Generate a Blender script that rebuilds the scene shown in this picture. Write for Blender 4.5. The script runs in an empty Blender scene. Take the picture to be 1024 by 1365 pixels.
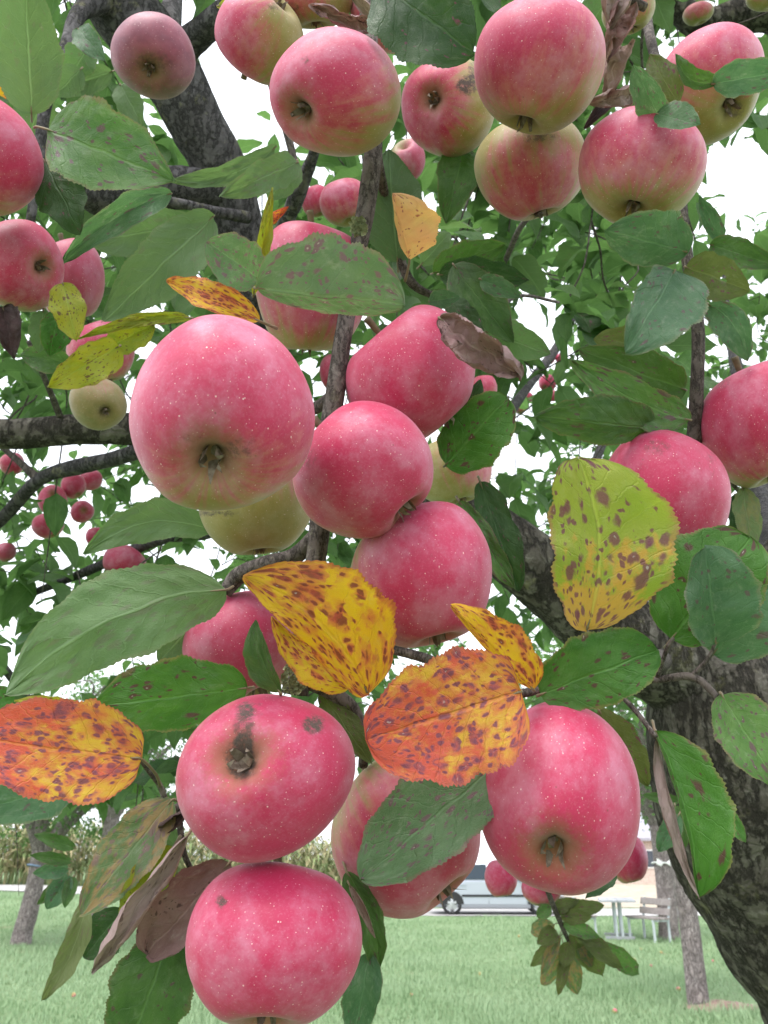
import bpy, math, random
import numpy as np
from mathutils import Vector, Matrix, noise

# ------------------------------------------------------------------ camera, sky, sun, exposure
scene = bpy.context.scene
col = scene.collection
FPX, CX, CY = 1100.0, 512.0, 682.5          # focal length and centre in photograph pixels (1024 x 1365)
PITCH = math.radians(22.8)
CAM = Vector((0.0, 0.0, 1.6))
cam_d = bpy.data.cameras.new('camera')
cam = bpy.data.objects.new('camera', cam_d)
col.objects.link(cam)
cam.location = CAM
cam.rotation_euler = (math.pi / 2 + PITCH, 0, 0)
cam_d.sensor_fit = 'VERTICAL'
cam_d.sensor_height = 36.0
cam_d.lens = 36.0 * FPX / 1365.0
cam_d.clip_start = 0.02
cam_d.clip_end = 2000
cam_d.dof.use_dof = True
cam_d.dof.focus_distance = 0.46
cam_d.dof.aperture_fstop = cam_d.lens / 1.1
scene.camera = cam

SUN_EL, SUN_AZ = math.radians(64), math.radians(215)     # azimuth clockwise from +Y: behind the camera, to its left
world = bpy.data.worlds.new('World')
scene.world = world
world.use_nodes = True
wn = world.node_tree
wn.nodes.clear()
sky = wn.nodes.new('ShaderNodeTexSky')
sky.sky_type = 'NISHITA'
sky.sun_disc = False
sky.sun_elevation = SUN_EL
sky.sun_rotation = SUN_AZ
sky.dust_density = 6.0
sky.air_density = 1.0
mixw = wn.nodes.new('ShaderNodeMix')
mixw.data_type = 'RGBA'
mixw.inputs[0].default_value = 0.86                       # an even cloud sheet over the blue
mixw.inputs[7].default_value = (7.4, 7.7, 8.2, 1)
bgw = wn.nodes.new('ShaderNodeBackground')
bgw.inputs['Strength'].default_value = 0.12
outw = wn.nodes.new('ShaderNodeOutputWorld')
wn.links.new(sky.outputs[0], mixw.inputs[6])
wn.links.new(mixw.outputs[2], bgw.inputs['Color'])
wn.links.new(bgw.outputs[0], outw.inputs['Surface'])

sun_d = bpy.data.lights.new('sun', 'SUN')
sun_d.energy = 1.15
sun_d.angle = math.radians(40)
sun_d.color = (1.0, 0.965, 0.92)
sun = bpy.data.objects.new('sun', sun_d)
col.objects.link(sun)
sdir = Vector((math.sin(SUN_AZ) * math.cos(SUN_EL), math.cos(SUN_AZ) * math.cos(SUN_EL), math.sin(SUN_EL)))
sun.rotation_euler = (-sdir).to_track_quat('-Z', 'Y').to_euler()

vs = scene.view_settings
vs.view_transform = 'Standard'
vs.look = 'None'
vs.gamma = 1
vs.use_curve_mapping = False
vs.exposure = 1.36
scene.render.engine = 'CYCLES'
scene.cycles.use_denoising = True
scene.cycles.max_bounces = 6
scene.cycles.use_adaptive_sampling = True
scene.cycles.adaptive_threshold = 0.02
scene.cycles.transparent_max_bounces = 8
scene.cycles.sample_clamp_indirect = 6

# ------------------------------------------------------------------ helpers
rng = random.Random(11)
R_ = math.radians
cp, sp = math.cos(PITCH), math.sin(PITCH)
CR, CU, CF = Vector((1, 0, 0)), Vector((0, -sp, cp)), Vector((0, cp, sp))


def P(px, py, d):
    """photograph pixel + distance along the camera axis -> point"""
    return CAM + CR * ((px - CX) / FPX * d) + CU * (-(py - CY) / FPX * d) + CF * d


def proj(p):
    q = p - CAM
    d = q.dot(CF)
    return CX + FPX * q.dot(CR) / d, CY - FPX * q.dot(CU) / d, d


def sstep(x):
    x = min(1.0, max(0.0, x))
    return x * x * (3 - 2 * x)


def gz(x, y):
    """height of the lawn: it rises gently towards the back left"""
    return 0.75 * sstep((y - 5) / 26) * sstep((2 - x) / 15)


def G(px, py):
    """pixel -> point on the lawn"""
    d0 = (CR * ((px - CX) / FPX) + CU * (-(py - CY) / FPX) + CF)
    t = 5.0
    for _ in range(60):
        q = CAM + d0 * t
        t -= (gz(q.x, q.y) - q.z) / d0.z * 0.7 * -1
        t = max(1.0, t)
    q = CAM + d0 * t
    return Vector((q.x, q.y, gz(q.x, q.y)))


def empty(name, loc):
    o = bpy.data.objects.new(name, None)
    o.location = loc
    o.empty_display_size = 0.05
    col.objects.link(o)
    return o


def tag(o, label=None, cat=None, group=None, kind=None):
    if label: o['label'] = label
    if cat: o['category'] = cat
    if group: o['group'] = group
    if kind: o['kind'] = kind
    return o


def mesh_obj(name, v, f, mats, parent=None, loc=None, smooth=True, attrs=None, mat_idx=None):
    """one mesh object; v in world space relative to loc"""
    me = bpy.data.meshes.new(name)
    me.from_pydata([tuple(x) for x in v], [], f)
    if not isinstance(mats, (list, tuple)): mats = [mats]
    for m in mats: me.materials.append(m)
    if smooth: me.polygons.foreach_set('use_smooth', [True] * len(me.polygons))
    if mat_idx is not None: me.polygons.foreach_set('material_index', mat_idx)
    for an, (typ, data) in (attrs or {}).items():
        a = me.attributes.new(an, typ, 'POINT')
        a.data.foreach_set('vector' if typ == 'FLOAT_VECTOR' else 'value', np.asarray(data, dtype=np.float32).ravel())
    me.update()
    o = bpy.data.objects.new(name, me)
    col.objects.link(o)
    if parent is not None: o.parent = parent
    if loc is not None: o.location = loc
    return o


def spline(pts, n):
    """Catmull-Rom through (Vector, radius) pairs, n samples per span"""
    P4 = [Vector((*p, r)) for p, r in pts]
    P4 = [P4[0] * 2 - P4[1]] + P4 + [P4[-1] * 2 - P4[-2]]
    out = []
    for i in range(1, len(P4) - 2):
        p0, p1, p2, p3 = P4[i - 1:i + 3]
        for k in range(n):
            t = k / n
            out.append(0.5 * ((2 * p1) + (p2 - p0) * t + (2 * p0 - 5 * p1 + 4 * p2 - p3) * t * t + (3 * p1 - p0 - 3 * p2 + p3) * t ** 3))
    out.append(P4[-2])
    return [(Vector(q[:3]), max(q[3], 1e-4)) for q in out]


def tube(sam, seg, v, f, rough=0.0, scale=30.0, cap=True):
    """sweep rings along samples into v, f; rough = relative bark relief"""
    base = len(v)
    t0 = (sam[1][0] - sam[0][0]).normalized()
    ref = t0.orthogonal().normalized()
    n = len(sam)
    for i, (p, r) in enumerate(sam):
        t = (sam[min(i + 1, n - 1)][0] - sam[max(i - 1, 0)][0]).normalized()
        ref = (ref - t * ref.dot(t)).normalized()
        b = t.cross(ref)
        for k in range(seg):
            a = 2 * math.pi * k / seg
            dirv = ref * math.cos(a) + b * math.sin(a)
            rr = r
            if rough:
                q = p + dirv * r
                w = noise.noise(q * scale * 0.25) * 0.9 + noise.noise(q * scale) * 0.55
                w -= abs(noise.noise(q * scale * 1.7)) * 0.7
                rr = r * (1 + rough * w)
            v.append(p + dirv * rr)
        if i:
            for k in range(seg):
                a0 = base + (i - 1) * seg + k
                a1 = base + (i - 1) * seg + (k + 1) % seg
                f.append((a0, a1, a1 + seg, a0 + seg))
    if cap:
        f.append(tuple(base + k for k in range(seg))[::-1])
        f.append(tuple(base + (n - 1) * seg + k for k in range(seg)))


def box(v, f, cx, cy, cz, sx, sy, sz, rot=None):
    b = len(v)
    for dx in (-1, 1):
        for dy in (-1, 1):
            for dz in (-1, 1):
                q = Vector((dx * sx / 2, dy * sy / 2, dz * sz / 2))
                if rot: q = rot @ q
                v.append(Vector((cx, cy, cz)) + q)
    for q in ((0, 1, 3, 2), (4, 6, 7, 5), (0, 4, 5, 1), (2, 3, 7, 6), (0, 2, 6, 4), (1, 5, 7, 3)):
        f.append(tuple(b + i for i in q))


# ------------------------------------------------------------------ materials
class NT:
    def __init__(self, name):
        self.m = bpy.data.materials.new(name)
        self.m.use_nodes = True
        self.t = self.m.node_tree
        self.t.nodes.clear()
        self.out = self.t.nodes.new('ShaderNodeOutputMaterial')

    def n(self, typ, ins=None, **props):
        nd = self.t.nodes.new(typ)
        for k, v in props.items(): setattr(nd, k, v)
        for k, v in (ins or {}).items(): self.put(nd.inputs[k], v)
        return nd

    def put(self, sock, v):
        if isinstance(v, bpy.types.NodeSocket): self.t.links.new(v, sock)
        elif isinstance(v, tuple) and len(v) == 3 and sock.type == 'RGBA': sock.default_value = (*v, 1)
        else: sock.default_value = v

    def math(self, op, a, b=0.0, c=0.0, clamp=False):
        nd = self.n('ShaderNodeMath', operation=op, use_clamp=clamp)
        for i, x in enumerate((a, b, c)): self.put(nd.inputs[i], x)
        return nd.outputs[0]

    def mix(self, fac, a, b, blend='MIX'):
        nd = self.n('ShaderNodeMix', data_type='RGBA', blend_type=blend)
        self.put(nd.inputs[0], fac); self.put(nd.inputs[6], a); self.put(nd.inputs[7], b)
        return nd.outputs[2]

    def ramp(self, x, lo, hi, a=0.0, b=1.0):
        nd = self.n('ShaderNodeMapRange', {0: x, 1: lo, 2: hi, 3: a, 4: b}, interpolation_type='SMOOTHSTEP')
        return nd.outputs[0]

    def noise(self, vec, scale, detail=3.0, rough=0.55):
        return self.n('ShaderNodeTexNoise', {'Vector': vec, 'Scale': scale, 'Detail': detail, 'Roughness': rough}).outputs[0]

    def attr(self, name):
        return self.n('ShaderNodeAttribute', attribute_name=name)

    def vmath(self, op, a, b=None):
        nd = self.n('ShaderNodeVectorMath', operation=op)
        self.put(nd.inputs[0], a)
        if b is not None: self.put(nd.inputs[1], b)
        return nd.outputs[0]

    def bump(self, h, strength, dist):
        return self.n('ShaderNodeBump', {'Height': h, 'Strength': strength, 'Distance': dist}).outputs[0]

    def bsdf(self, **kw):
        nd = self.n('ShaderNodeBsdfPrincipled')
        for k, v in kw.items():
            self.put(nd.inputs[k.replace('_', ' ')], v)
        return nd.outputs[0]

    def done(self, sh):
        self.t.links.new(sh, self.out.inputs['Surface'])
        return self.m


def simple(name, c, rough=0.7, c2=None, scale=8.0, metallic=0.0, spec=0.4, bump=0.0):
    k = NT(name)
    geo = k.n('ShaderNodeNewGeometry').outputs['Position']
    nz = k.noise(geo, scale, 5)
    cc = k.mix(k.ramp(nz, 0.35, 0.65), c, c2 or tuple(x * 0.75 for x in c))
    kw = dict(Base_Color=cc, Roughness=rough, Metallic=metallic)
    if bump: kw['Normal'] = k.bump(nz, bump, 0.01)
    sh = k.bsdf(**kw)
    return k.done(sh)


def mat_apple():
    k = NT('apple_skin')
    co = k.attr('apple_co').outputs['Vector']
    msk = k.n('ShaderNodeSeparateXYZ', {0: k.attr('apple_mask').outputs['Vector']})
    blush, russ, scab = msk.outputs
    sd = k.n('ShaderNodeSeparateXYZ', {0: k.attr('apple_par').outputs['Vector']})
    seed, ripe, dusk = sd.outputs
    off = k.vmath('ADD', co, k.n('ShaderNodeCombineXYZ', {0: k.math('MULTIPLY', seed, 37.0), 1: k.math('MULTIPLY', seed, 11.0)}).outputs[0])
    sep = k.n('ShaderNodeSeparateXYZ', {0: co})
    flat = k.n('ShaderNodeCombineXYZ', {0: sep.outputs[0], 1: sep.outputs[1]}).outputs[0]
    nrm = k.vmath('NORMALIZE', flat)
    sn = k.n('ShaderNodeSeparateXYZ', {0: nrm})
    stv = k.n('ShaderNodeCombineXYZ', {0: k.math('MULTIPLY', sn.outputs[0], 7.0), 1: k.math('MULTIPLY', sn.outputs[1], 7.0),
                                       2: k.math('MULTIPLY_ADD', sep.outputs[2], 1.1, k.math('MULTIPLY', seed, 30.0))}).outputs[0]
    streak = k.noise(stv, 1.0, 4, 0.6)
    blot = k.noise(off, 2.3, 5, 0.6)
    fine = k.noise(off, 26.0, 3, 0.6)
    x = k.math('ADD', blush, k.math('MULTIPLY', k.math('SUBTRACT', streak, 0.5), 1.0))
    x = k.math('ADD', x, k.math('MULTIPLY', k.math('SUBTRACT', blot, 0.5), 0.55))
    x = k.math('ADD', x, k.math('MULTIPLY', k.math('SUBTRACT', fine, 0.5), 0.16))
    red = k.ramp(x, 0.20, 0.74)
    mott = k.noise(off, 5.5, 5, 0.7)
    deep = k.ramp(k.math('ADD', k.math('ADD', x, k.math('MULTIPLY', ripe, 0.45)), k.math('MULTIPLY', k.math('SUBTRACT', mott, 0.5), 0.9)), 0.70, 1.45)
    yel = k.mix(blot, (0.25, 0.24, 0.055), (0.36, 0.255, 0.085))
    rd = k.mix(deep, (0.50, 0.13, 0.13), (0.47, 0.022, 0.086))
    c = k.mix(red, yel, rd)
    c = k.mix(k.math('MULTIPLY', k.ramp(mott, 0.40, 0.68), 0.35), c, k.mix(red, (0.20, 0.19, 0.04), (0.36, 0.016, 0.055)))
    # pale waxy bloom, in soft clouds
    bloom = k.math('MULTIPLY', k.ramp(k.noise(off, 1.3, 5, 0.7), 0.40, 0.74), 0.40)
    bloom = k.math('ADD', bloom, k.math('MULTIPLY', k.ramp(k.noise(off, 34.0, 3, 0.75), 0.5, 0.75), 0.16))
    c = k.mix(bloom, c, k.mix(red, (0.50, 0.44, 0.28), (0.62, 0.35, 0.48)))
    # dusky skins
    c = k.mix(dusk, c, k.mix(k.ramp(blot, 0.35, 0.65), (0.11, 0.055, 0.075), (0.22, 0.095, 0.12)))
    # lenticels
    for sc, lo, hi, dens, col_ in ((7.5, 0.095, 0.045, 0.5, (0.88, 0.72, 0.68)), (12.0, 0.12, 0.06, 0.42, (0.84, 0.64, 0.62)), (19.0, 0.16, 0.07, 0.45, (0.78, 0.52, 0.54))):
        vo = k.n('ShaderNodeTexVoronoi', {'Vector': off, 'Scale': sc})
        on = k.math('GREATER_THAN', k.n('ShaderNodeSeparateColor', {0: vo.outputs['Color']}).outputs[0], dens)
        dot = k.math('MULTIPLY', k.ramp(vo.outputs['Distance'], lo, hi), on)
        c = k.mix(k.math('MULTIPLY', dot, 0.58), c, col_)
    # small dark specks
    vo = k.n('ShaderNodeTexVoronoi', {'Vector': off, 'Scale': 5.2})
    on = k.math('GREATER_THAN', k.n('ShaderNodeSeparateColor', {0: vo.outputs['Color']}).outputs[1], 0.66)
    c = k.mix(k.math('MULTIPLY', k.math('MULTIPLY', k.ramp(k.math('ADD', vo.outputs['Distance'], k.math('MULTIPLY', fine, 0.05)), 0.105, 0.05), on), 0.6), c, (0.10, 0.055, 0.035))
    # russet round the calyx, scab
    rus = k.math('MULTIPLY', russ, k.ramp(k.math('ADD', k.noise(off, 9.0, 4, 0.7), k.math('MULTIPLY', russ, 0.45)), 0.42, 0.78))
    c = k.mix(k.math('MULTIPLY', rus, 0.85), c, k.mix(fine, (0.17, 0.13, 0.035), (0.24, 0.17, 0.06)))
    sc2 = k.math('MULTIPLY', k.math('MULTIPLY', scab, 1.15, clamp=True), k.ramp(k.math('ADD', k.noise(off, 11.0, 6, 0.8), k.math('MULTIPLY', scab, 0.28)), 0.54, 0.80))
    c = k.mix(sc2, c, k.mix(k.noise(off, 40.0, 3), (0.030, 0.018, 0.014), (0.13, 0.09, 0.075)))
    h = k.math('ADD', k.math('MULTIPLY', fine, 0.4), k.math('MULTIPLY', sc2, k.noise(off, 55.0, 4)))
    rough = k.math('MULTIPLY_ADD', k.noise(off, 3.0, 4), 0.30, 0.34)
    rough = k.math('MULTIPLY_ADD', k.math('ADD', sc2, rus, clamp=True), 0.3, rough)
    sh = k.bsdf(Base_Color=c, Roughness=rough, Specular_IOR_Level=0.42, Normal=k.bump(h, 0.16, 0.0012),
                Sheen_Weight=0.16, Sheen_Roughness=0.45, Sheen_Tint=(0.95, 0.88, 1.0),)
    return k.done(sh)


def mat_leaf(name, top, top2, under, spot=(0.16, 0.045, 0.09), spots=0.0, spot_scale=9.0, blush=None, blush_lo=0.45, blush_hi=0.7,
             vein=1.25, transl=0.38, rough=0.42, pale=0.0, dusty=0.12, edge=None, spec=0.5, halo=False, grad=None):
    k = NT(name)
    uv = k.attr('leaf_uv').outputs['Vector']
    s = k.n('ShaderNodeSeparateXYZ', {0: uv})
    u, v, sd = s.outputs
    rnd = k.n('ShaderNodeObjectInfo').outputs['Random']
    sd = k.math('ADD', sd, k.math('MULTIPLY', rnd, 5.0))
    av = k.math('ABSOLUTE', v)
    vec = k.n('ShaderNodeCombineXYZ', {0: k.math('MULTIPLY', u, 2.0), 1: v, 2: k.math('MULTIPLY', sd, 17.3)}).outputs[0]
    n1 = k.noise(vec, 1.6, 4, 0.6)
    n2 = k.noise(vec, 7.0, 5, 0.65)
    tint = k.n('ShaderNodeTexWhiteNoise', {'W': sd}, noise_dimensions='1D').outputs[0]
    c = k.mix(k.ramp(n1, 0.35, 0.65), top, top2)
    c = k.mix(k.math('MULTIPLY', k.math('SUBTRACT', tint, 0.2), 0.45, clamp=True), c, tuple(x * f for x, f in zip(top, (1.75, 1.35, 1.0))))
    c = k.mix(k.math('MULTIPLY', n2, 0.35), c, tuple(x * 0.62 for x in top))
    if blush:
        fac = k.math('ADD', n1, k.math('MULTIPLY', k.math('SUBTRACT', n2, 0.5), 0.5))
        if grad: fac = k.math('ADD', fac, k.math('MULTIPLY', k.math('SUBTRACT', u, grad[0]), grad[1]))
        c = k.mix(k.ramp(fac, blush_lo, blush_hi), c, blush)
    # veins: midrib and side veins running forward to the edge
    wob = k.math('MULTIPLY', k.math('SUBTRACT', k.noise(vec, 2.2, 3), 0.5), 1.1)
    asym = k.math('MULTIPLY', k.math('SIGN', v), 0.23)
    ph = k.math('FRACT', k.math('ADD', k.math('ADD', wob, asym), k.math('SUBTRACT', k.math('MULTIPLY', u, 7.5), k.math('MULTIPLY', k.math('POWER', av, 0.8), 2.0))))
    tri = k.math('ABSOLUTE', k.math('SUBTRACT', ph, 0.5))
    side = k.ramp(tri, 0.44, 0.5)
    mid = k.ramp(av, 0.05, 0.012)
    net = k.n('ShaderNodeTexVoronoi', {'Vector': vec, 'Scale': 24.0}, feature='DISTANCE_TO_EDGE').outputs[0]
    netv = k.ramp(net, 0.10, 0.0)
    vv = k.math('ADD', k.math('MULTIPLY', side, 0.40), k.math('ADD', mid, k.math('MULTIPLY', netv, 0.16)), clamp=True)
    vcol = tuple(min(1.0, x * vein + 0.03) for x in top2)
    c = k.mix(k.math('MULTIPLY', vv, 0.38), c, vcol)
    if dusty:
        c = k.mix(k.math('MULTIPLY', k.ramp(k.noise(vec, 4.0, 6, 0.75), 0.5, 0.75), dusty), c, (0.50, 0.50, 0.46))
    if spots > 0:
        jig = k.n('ShaderNodeTexNoise', {'Vector': vec, 'Scale': 6.0, 'Detail': 3.0}).outputs['Color']
        wv = k.vmath('ADD', vec, k.vmath('SCALE', k.vmath('SUBTRACT', jig, (0.5, 0.5, 0.5))))
        wv.node.inputs[1].links[0].from_node.inputs['Scale'].default_value = 0.16
        clus = k.noise(vec, 1.9, 3)
        for i, (sc, th) in enumerate(((spot_scale * 0.42, 0.33), (spot_scale * 0.75, 0.38), (spot_scale * 1.4, 0.40))):
            vo = k.n('ShaderNodeTexVoronoi', {'Vector': wv, 'Scale': sc})
            pick = k.n('ShaderNodeSeparateColor', {0: vo.outputs['Color']}).outputs[0]
            gate = k.ramp(k.math('ADD', pick, k.math('MULTIPLY', k.math('SUBTRACT', clus, 0.5), 1.6)), 1.02 - spots * 0.62, 1.06 - spots * 0.62)
            dist = k.math('ADD', vo.outputs['Distance'], k.math('MULTIPLY', k.math('SUBTRACT', n2, 0.5), 0.22))
            sp_ = k.math('MULTIPLY', k.ramp(dist, th, th * 0.55), gate)
            if halo:
                ha = k.math('MULTIPLY', k.ramp(dist, th * 1.9, th * 0.7), gate)
                c = k.mix(k.math('MULTIPLY', ha, 0.55), c, (0.62, 0.10, 0.07))
            c = k.mix(k.math('MULTIPLY', sp_, 0.88), c, spot)
            if i == 1:
                c = k.mix(k.math('MULTIPLY', k.math('MULTIPLY', k.ramp(dist, 0.09, 0.03), gate), 0.8), c, (0.48, 0.40, 0.44))
    if edge:
        c = k.mix(k.ramp(k.math('ADD', av, k.math('MULTIPLY', n2, 0.25)), 1.02, 1.16), c, edge)
    back = k.n('ShaderNodeNewGeometry').outputs['Backfacing']
    uc = k.mix(k.math('MULTIPLY', vv, 0.5), k.mix(0.35, under, c), tuple(min(1, x * 1.35 + 0.02) for x in under))
    c = k.mix(back, c, uc)
    h = k.math('ADD', k.math('MULTIPLY', vv, -0.9), k.math('MULTIPLY', n2, 0.5))
    h = k.math('ADD', h, k.math('MULTIPLY', k.noise(vec, 30.0, 3), 0.25))
    nrm = k.bump(h, 0.6, 0.0020)
    rg = k.math('ADD', k.math('MULTIPLY_ADD', n2, 0.25, rough - 0.1), k.math('MULTIPLY', back, 0.2))
    ps = k.bsdf(Base_Color=c, Roughness=rg, Specular_IOR_Level=spec, Normal=nrm)
    tc = k.mix(1.0, c, (1.25, 1.45, 0.85), 'MULTIPLY')
    tr = k.n('ShaderNodeBsdfTranslucent', {'Color': tc, 'Normal': nrm}).outputs[0]
    mx = k.n('ShaderNodeMixShader', {0: transl, 1: ps, 2: tr})
    return k.done(mx.outputs[0])


def mat_bark(name, c1, c2, c3, lichen, scale=30.0, strength=0.7, dist=0.008, lich=0.5, cellw=0.22):
    k = NT(name)
    p = k.n('ShaderNodeNewGeometry').outputs['Position']
    n1 = k.noise(p, scale * 0.35, 6, 0.65)
    n2 = k.noise(p, scale * 1.6, 6, 0.7)
    vo = k.n('ShaderNodeTexVoronoi', {'Vector': k.vmath('ADD', p, k.vmath('SCALE', k.n('ShaderNodeTexNoise', {'Vector': p, 'Scale': scale * 0.6}).outputs['Color'])), 'Scale': scale * 0.9}, feature='DISTANCE_TO_EDGE')
    vo.inputs['Vector'].links[0].from_node.inputs[1].links[0].from_node.inputs['Scale'].default_value = 0.05
    fiss = k.noise(k.vmath('MULTIPLY', p, (1.0, 1.0, 0.35)), scale * 1.1, 6, 0.7)
    crack = k.math('ADD', k.math('MULTIPLY', k.ramp(vo.outputs['Distance'], 0.0, 0.12), cellw), k.math('MULTIPLY', k.ramp(k.math('ABSOLUTE', k.math('SUBTRACT', fiss, 0.5)), 0.0, 0.07), 1.0 - cellw))
    c = k.mix(k.ramp(n1, 0.36, 0.64), c1, c2)
    c = k.mix(k.ramp(n2, 0.50, 0.72), c, c3)
    c = k.mix(crack, tuple(x * 0.35 for x in c1), c)
    ln = k.math('MULTIPLY', k.ramp(k.noise(p, scale * 0.55, 5, 0.7), 0.56, 0.66), k.ramp(n2, 0.4, 0.6))
    c = k.mix(k.math('MULTIPLY', ln, lich), c, lichen)
    h = k.math('ADD', k.math('MULTIPLY', crack, 0.8), k.math('MULTIPLY', n2, 0.8))
    h = k.math('ADD', h, k.math('MULTIPLY', k.noise(p, scale * 6, 4, 0.7), 0.25))
    return k.done(k.bsdf(Base_Color=c, Roughness=0.9, Specular_IOR_Level=0.2, Normal=k.bump(h, strength, dist)))


M = {}
M['apple'] = mat_apple()
M['calyx'] = simple('dried_calyx', (0.10, 0.065, 0.045), 0.9, (0.22, 0.17, 0.13), 220)
M['petiole'] = simple('leaf_petiole', (0.17, 0.15, 0.075), 0.7, (0.22, 0.15, 0.10), 90)
M['stem'] = simple('fruit_stem', (0.10, 0.075, 0.045), 0.8, (0.16, 0.13, 0.07), 150)
GR, GR2, UN = (0.050, 0.115, 0.027), (0.085, 0.165, 0.045), (0.17, 0.25, 0.13)
M['green'] = mat_leaf('leaf_green', GR, GR2, UN, spots=0.22, spot_scale=7, spot=(0.10, 0.055, 0.06), edge=(0.16, 0.14, 0.07))
M['bright'] = mat_leaf('leaf_bright_green', (0.045, 0.15, 0.018), (0.09, 0.22, 0.045), UN, spots=0.33, spot_scale=6, spot=(0.11, 0.035, 0.045), edge=(0.22, 0.19, 0.08))
M['dark'] = mat_leaf('leaf_dark_green', (0.026, 0.070, 0.020), (0.045, 0.10, 0.030), (0.12, 0.19, 0.10), spots=0.15, transl=0.32)
M['blue'] = mat_leaf('leaf_green_painted_sheen', (0.065, 0.150, 0.075), (0.105, 0.20, 0.11), UN, spots=0.28, spot_scale=6, spot=(0.13, 0.075, 0.09), rough=0.32, dusty=0.25, edge=(0.2, 0.2, 0.13))  # bluish cast is sky sheen on leaf tops, painted into the base colour
M['freckle'] = mat_leaf('leaf_freckled_painted_sheen', (0.10, 0.19, 0.10), (0.15, 0.255, 0.145), UN, spots=0.72, spot_scale=8, spot=(0.20, 0.10, 0.15), rough=0.33, dusty=0.3, edge=(0.24, 0.17, 0.14))  # pale bluish sky sheen painted into the base colour; the freckles are real spots
M['spotted'] = mat_leaf('leaf_green_spotted', (0.075, 0.175, 0.045), (0.14, 0.25, 0.08), UN, spots=0.62, spot_scale=6, spot=(0.15, 0.075, 0.105), dusty=0.28, edge=(0.22, 0.17, 0.10))
M['lime'] = mat_leaf('leaf_yellow_green_spotted', (0.30, 0.38, 0.05), (0.38, 0.42, 0.07), (0.36, 0.40, 0.12), spots=1.0, spot_scale=6, spot=(0.20, 0.065, 0.10), blush=(0.60, 0.34, 0.07), blush_lo=0.62, blush_hi=0.80, grad=(0.62, -0.75), edge=(0.40, 0.22, 0.10))
M['orange'] = mat_leaf('leaf_orange_spotted', (0.74, 0.44, 0.045), (0.72, 0.32, 0.045), (0.5, 0.35, 0.1), spots=1.3, spot_scale=6, spot=(0.19, 0.055, 0.10), blush=(0.62, 0.085, 0.05), blush_lo=0.42, blush_hi=0.66, grad=(0.45, 0.45), halo=True, edge=(0.50, 0.12, 0.08), vein=1.05)
M['yellow'] = mat_leaf('leaf_yellow_spotted', (0.72, 0.48, 0.018), (0.72, 0.40, 0.025), (0.5, 0.42, 0.12), spots=0.95, spot_scale=6, spot=(0.22, 0.045, 0.035), blush=(0.58, 0.20, 0.06), blush_lo=0.60, blush_hi=0.78, halo=True, edge=(0.48, 0.13, 0.05), vein=1.05)
M['citron'] = mat_leaf('leaf_citron', (0.34, 0.33, 0.02), (0.26, 0.32, 0.035), (0.36, 0.36, 0.12), spots=0.45, spot_scale=8, spot=(0.13, 0.06, 0.03), edge=(0.3, 0.2, 0.06))
M['peach'] = mat_leaf('leaf_peach', (0.80, 0.48, 0.22), (0.80, 0.38, 0.20), (0.7, 0.4, 0.2), spots=0.35, spot_scale=7, spot=(0.42, 0.10, 0.09), vein=1.1)
M['dry'] = mat_leaf('leaf_dry_brown', (0.22, 0.120, 0.120), (0.31, 0.19, 0.195), (0.30, 0.20, 0.205), transl=0.12, rough=0.75, dusty=0.3, spots=0.2, spot=(0.08, 0.04, 0.04))
M['drypale'] = mat_leaf('leaf_dry_pale', (0.33, 0.235, 0.225), (0.41, 0.30, 0.29), (0.33, 0.23, 0.225), transl=0.12, rough=0.8, dusty=0.25, spots=0.12, spot=(0.15, 0.09, 0.09))
M['drydark'] = mat_leaf('leaf_dry_dark', (0.040, 0.020, 0.022), (0.075, 0.036, 0.036), (0.10, 0.06, 0.06), transl=0.06, rough=0.7)
M['stripe'] = mat_leaf('leaf_green_brown_stripe', (0.10, 0.17, 0.065), (0.15, 0.20, 0.10), (0.17, 0.22, 0.12), spots=0.8, spot_scale=5, spot=(0.20, 0.12, 0.12), blush=(0.30, 0.19, 0.085), blush_lo=0.44, blush_hi=0.60, dusty=0.3)
M['olive'] = mat_leaf('leaf_olive', (0.10, 0.125, 0.035), (0.14, 0.165, 0.055), (0.19, 0.22, 0.11), spots=0.3, spot_scale=7)
M['fill'] = mat_leaf('leaf_canopy', (0.062, 0.140, 0.038), (0.10, 0.19, 0.062), (0.14, 0.23, 0.11), transl=0.52, dusty=0.08)
M['bark'] = mat_bark('bark_trunk', (0.085, 0.072, 0.060), (0.15, 0.135, 0.115), (0.23, 0.21, 0.185), (0.20, 0.19, 0.085), 34, 0.9, 0.010)
M['limb'] = mat_bark('bark_limb', (0.085, 0.078, 0.082), (0.125, 0.115, 0.122), (0.175, 0.165, 0.17), (0.22, 0.21, 0.12), 60, 0.7, 0.004, 0.6)  # lavender-grey lift imitates a milky lens veil, painted into the bark colour
M['twig'] = mat_bark('bark_twig', (0.105, 0.085, 0.078), (0.155, 0.13, 0.12), (0.21, 0.185, 0.17), (0.26, 0.26, 0.15), 110, 0.5, 0.0015, 0.25)
M['farbark'] = mat_bark('bark_orchard', (0.24, 0.20, 0.195), (0.34, 0.295, 0.285), (0.45, 0.41, 0.40), (0.34, 0.32, 0.22), 22, 0.7, 0.012, 0.3)

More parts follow.
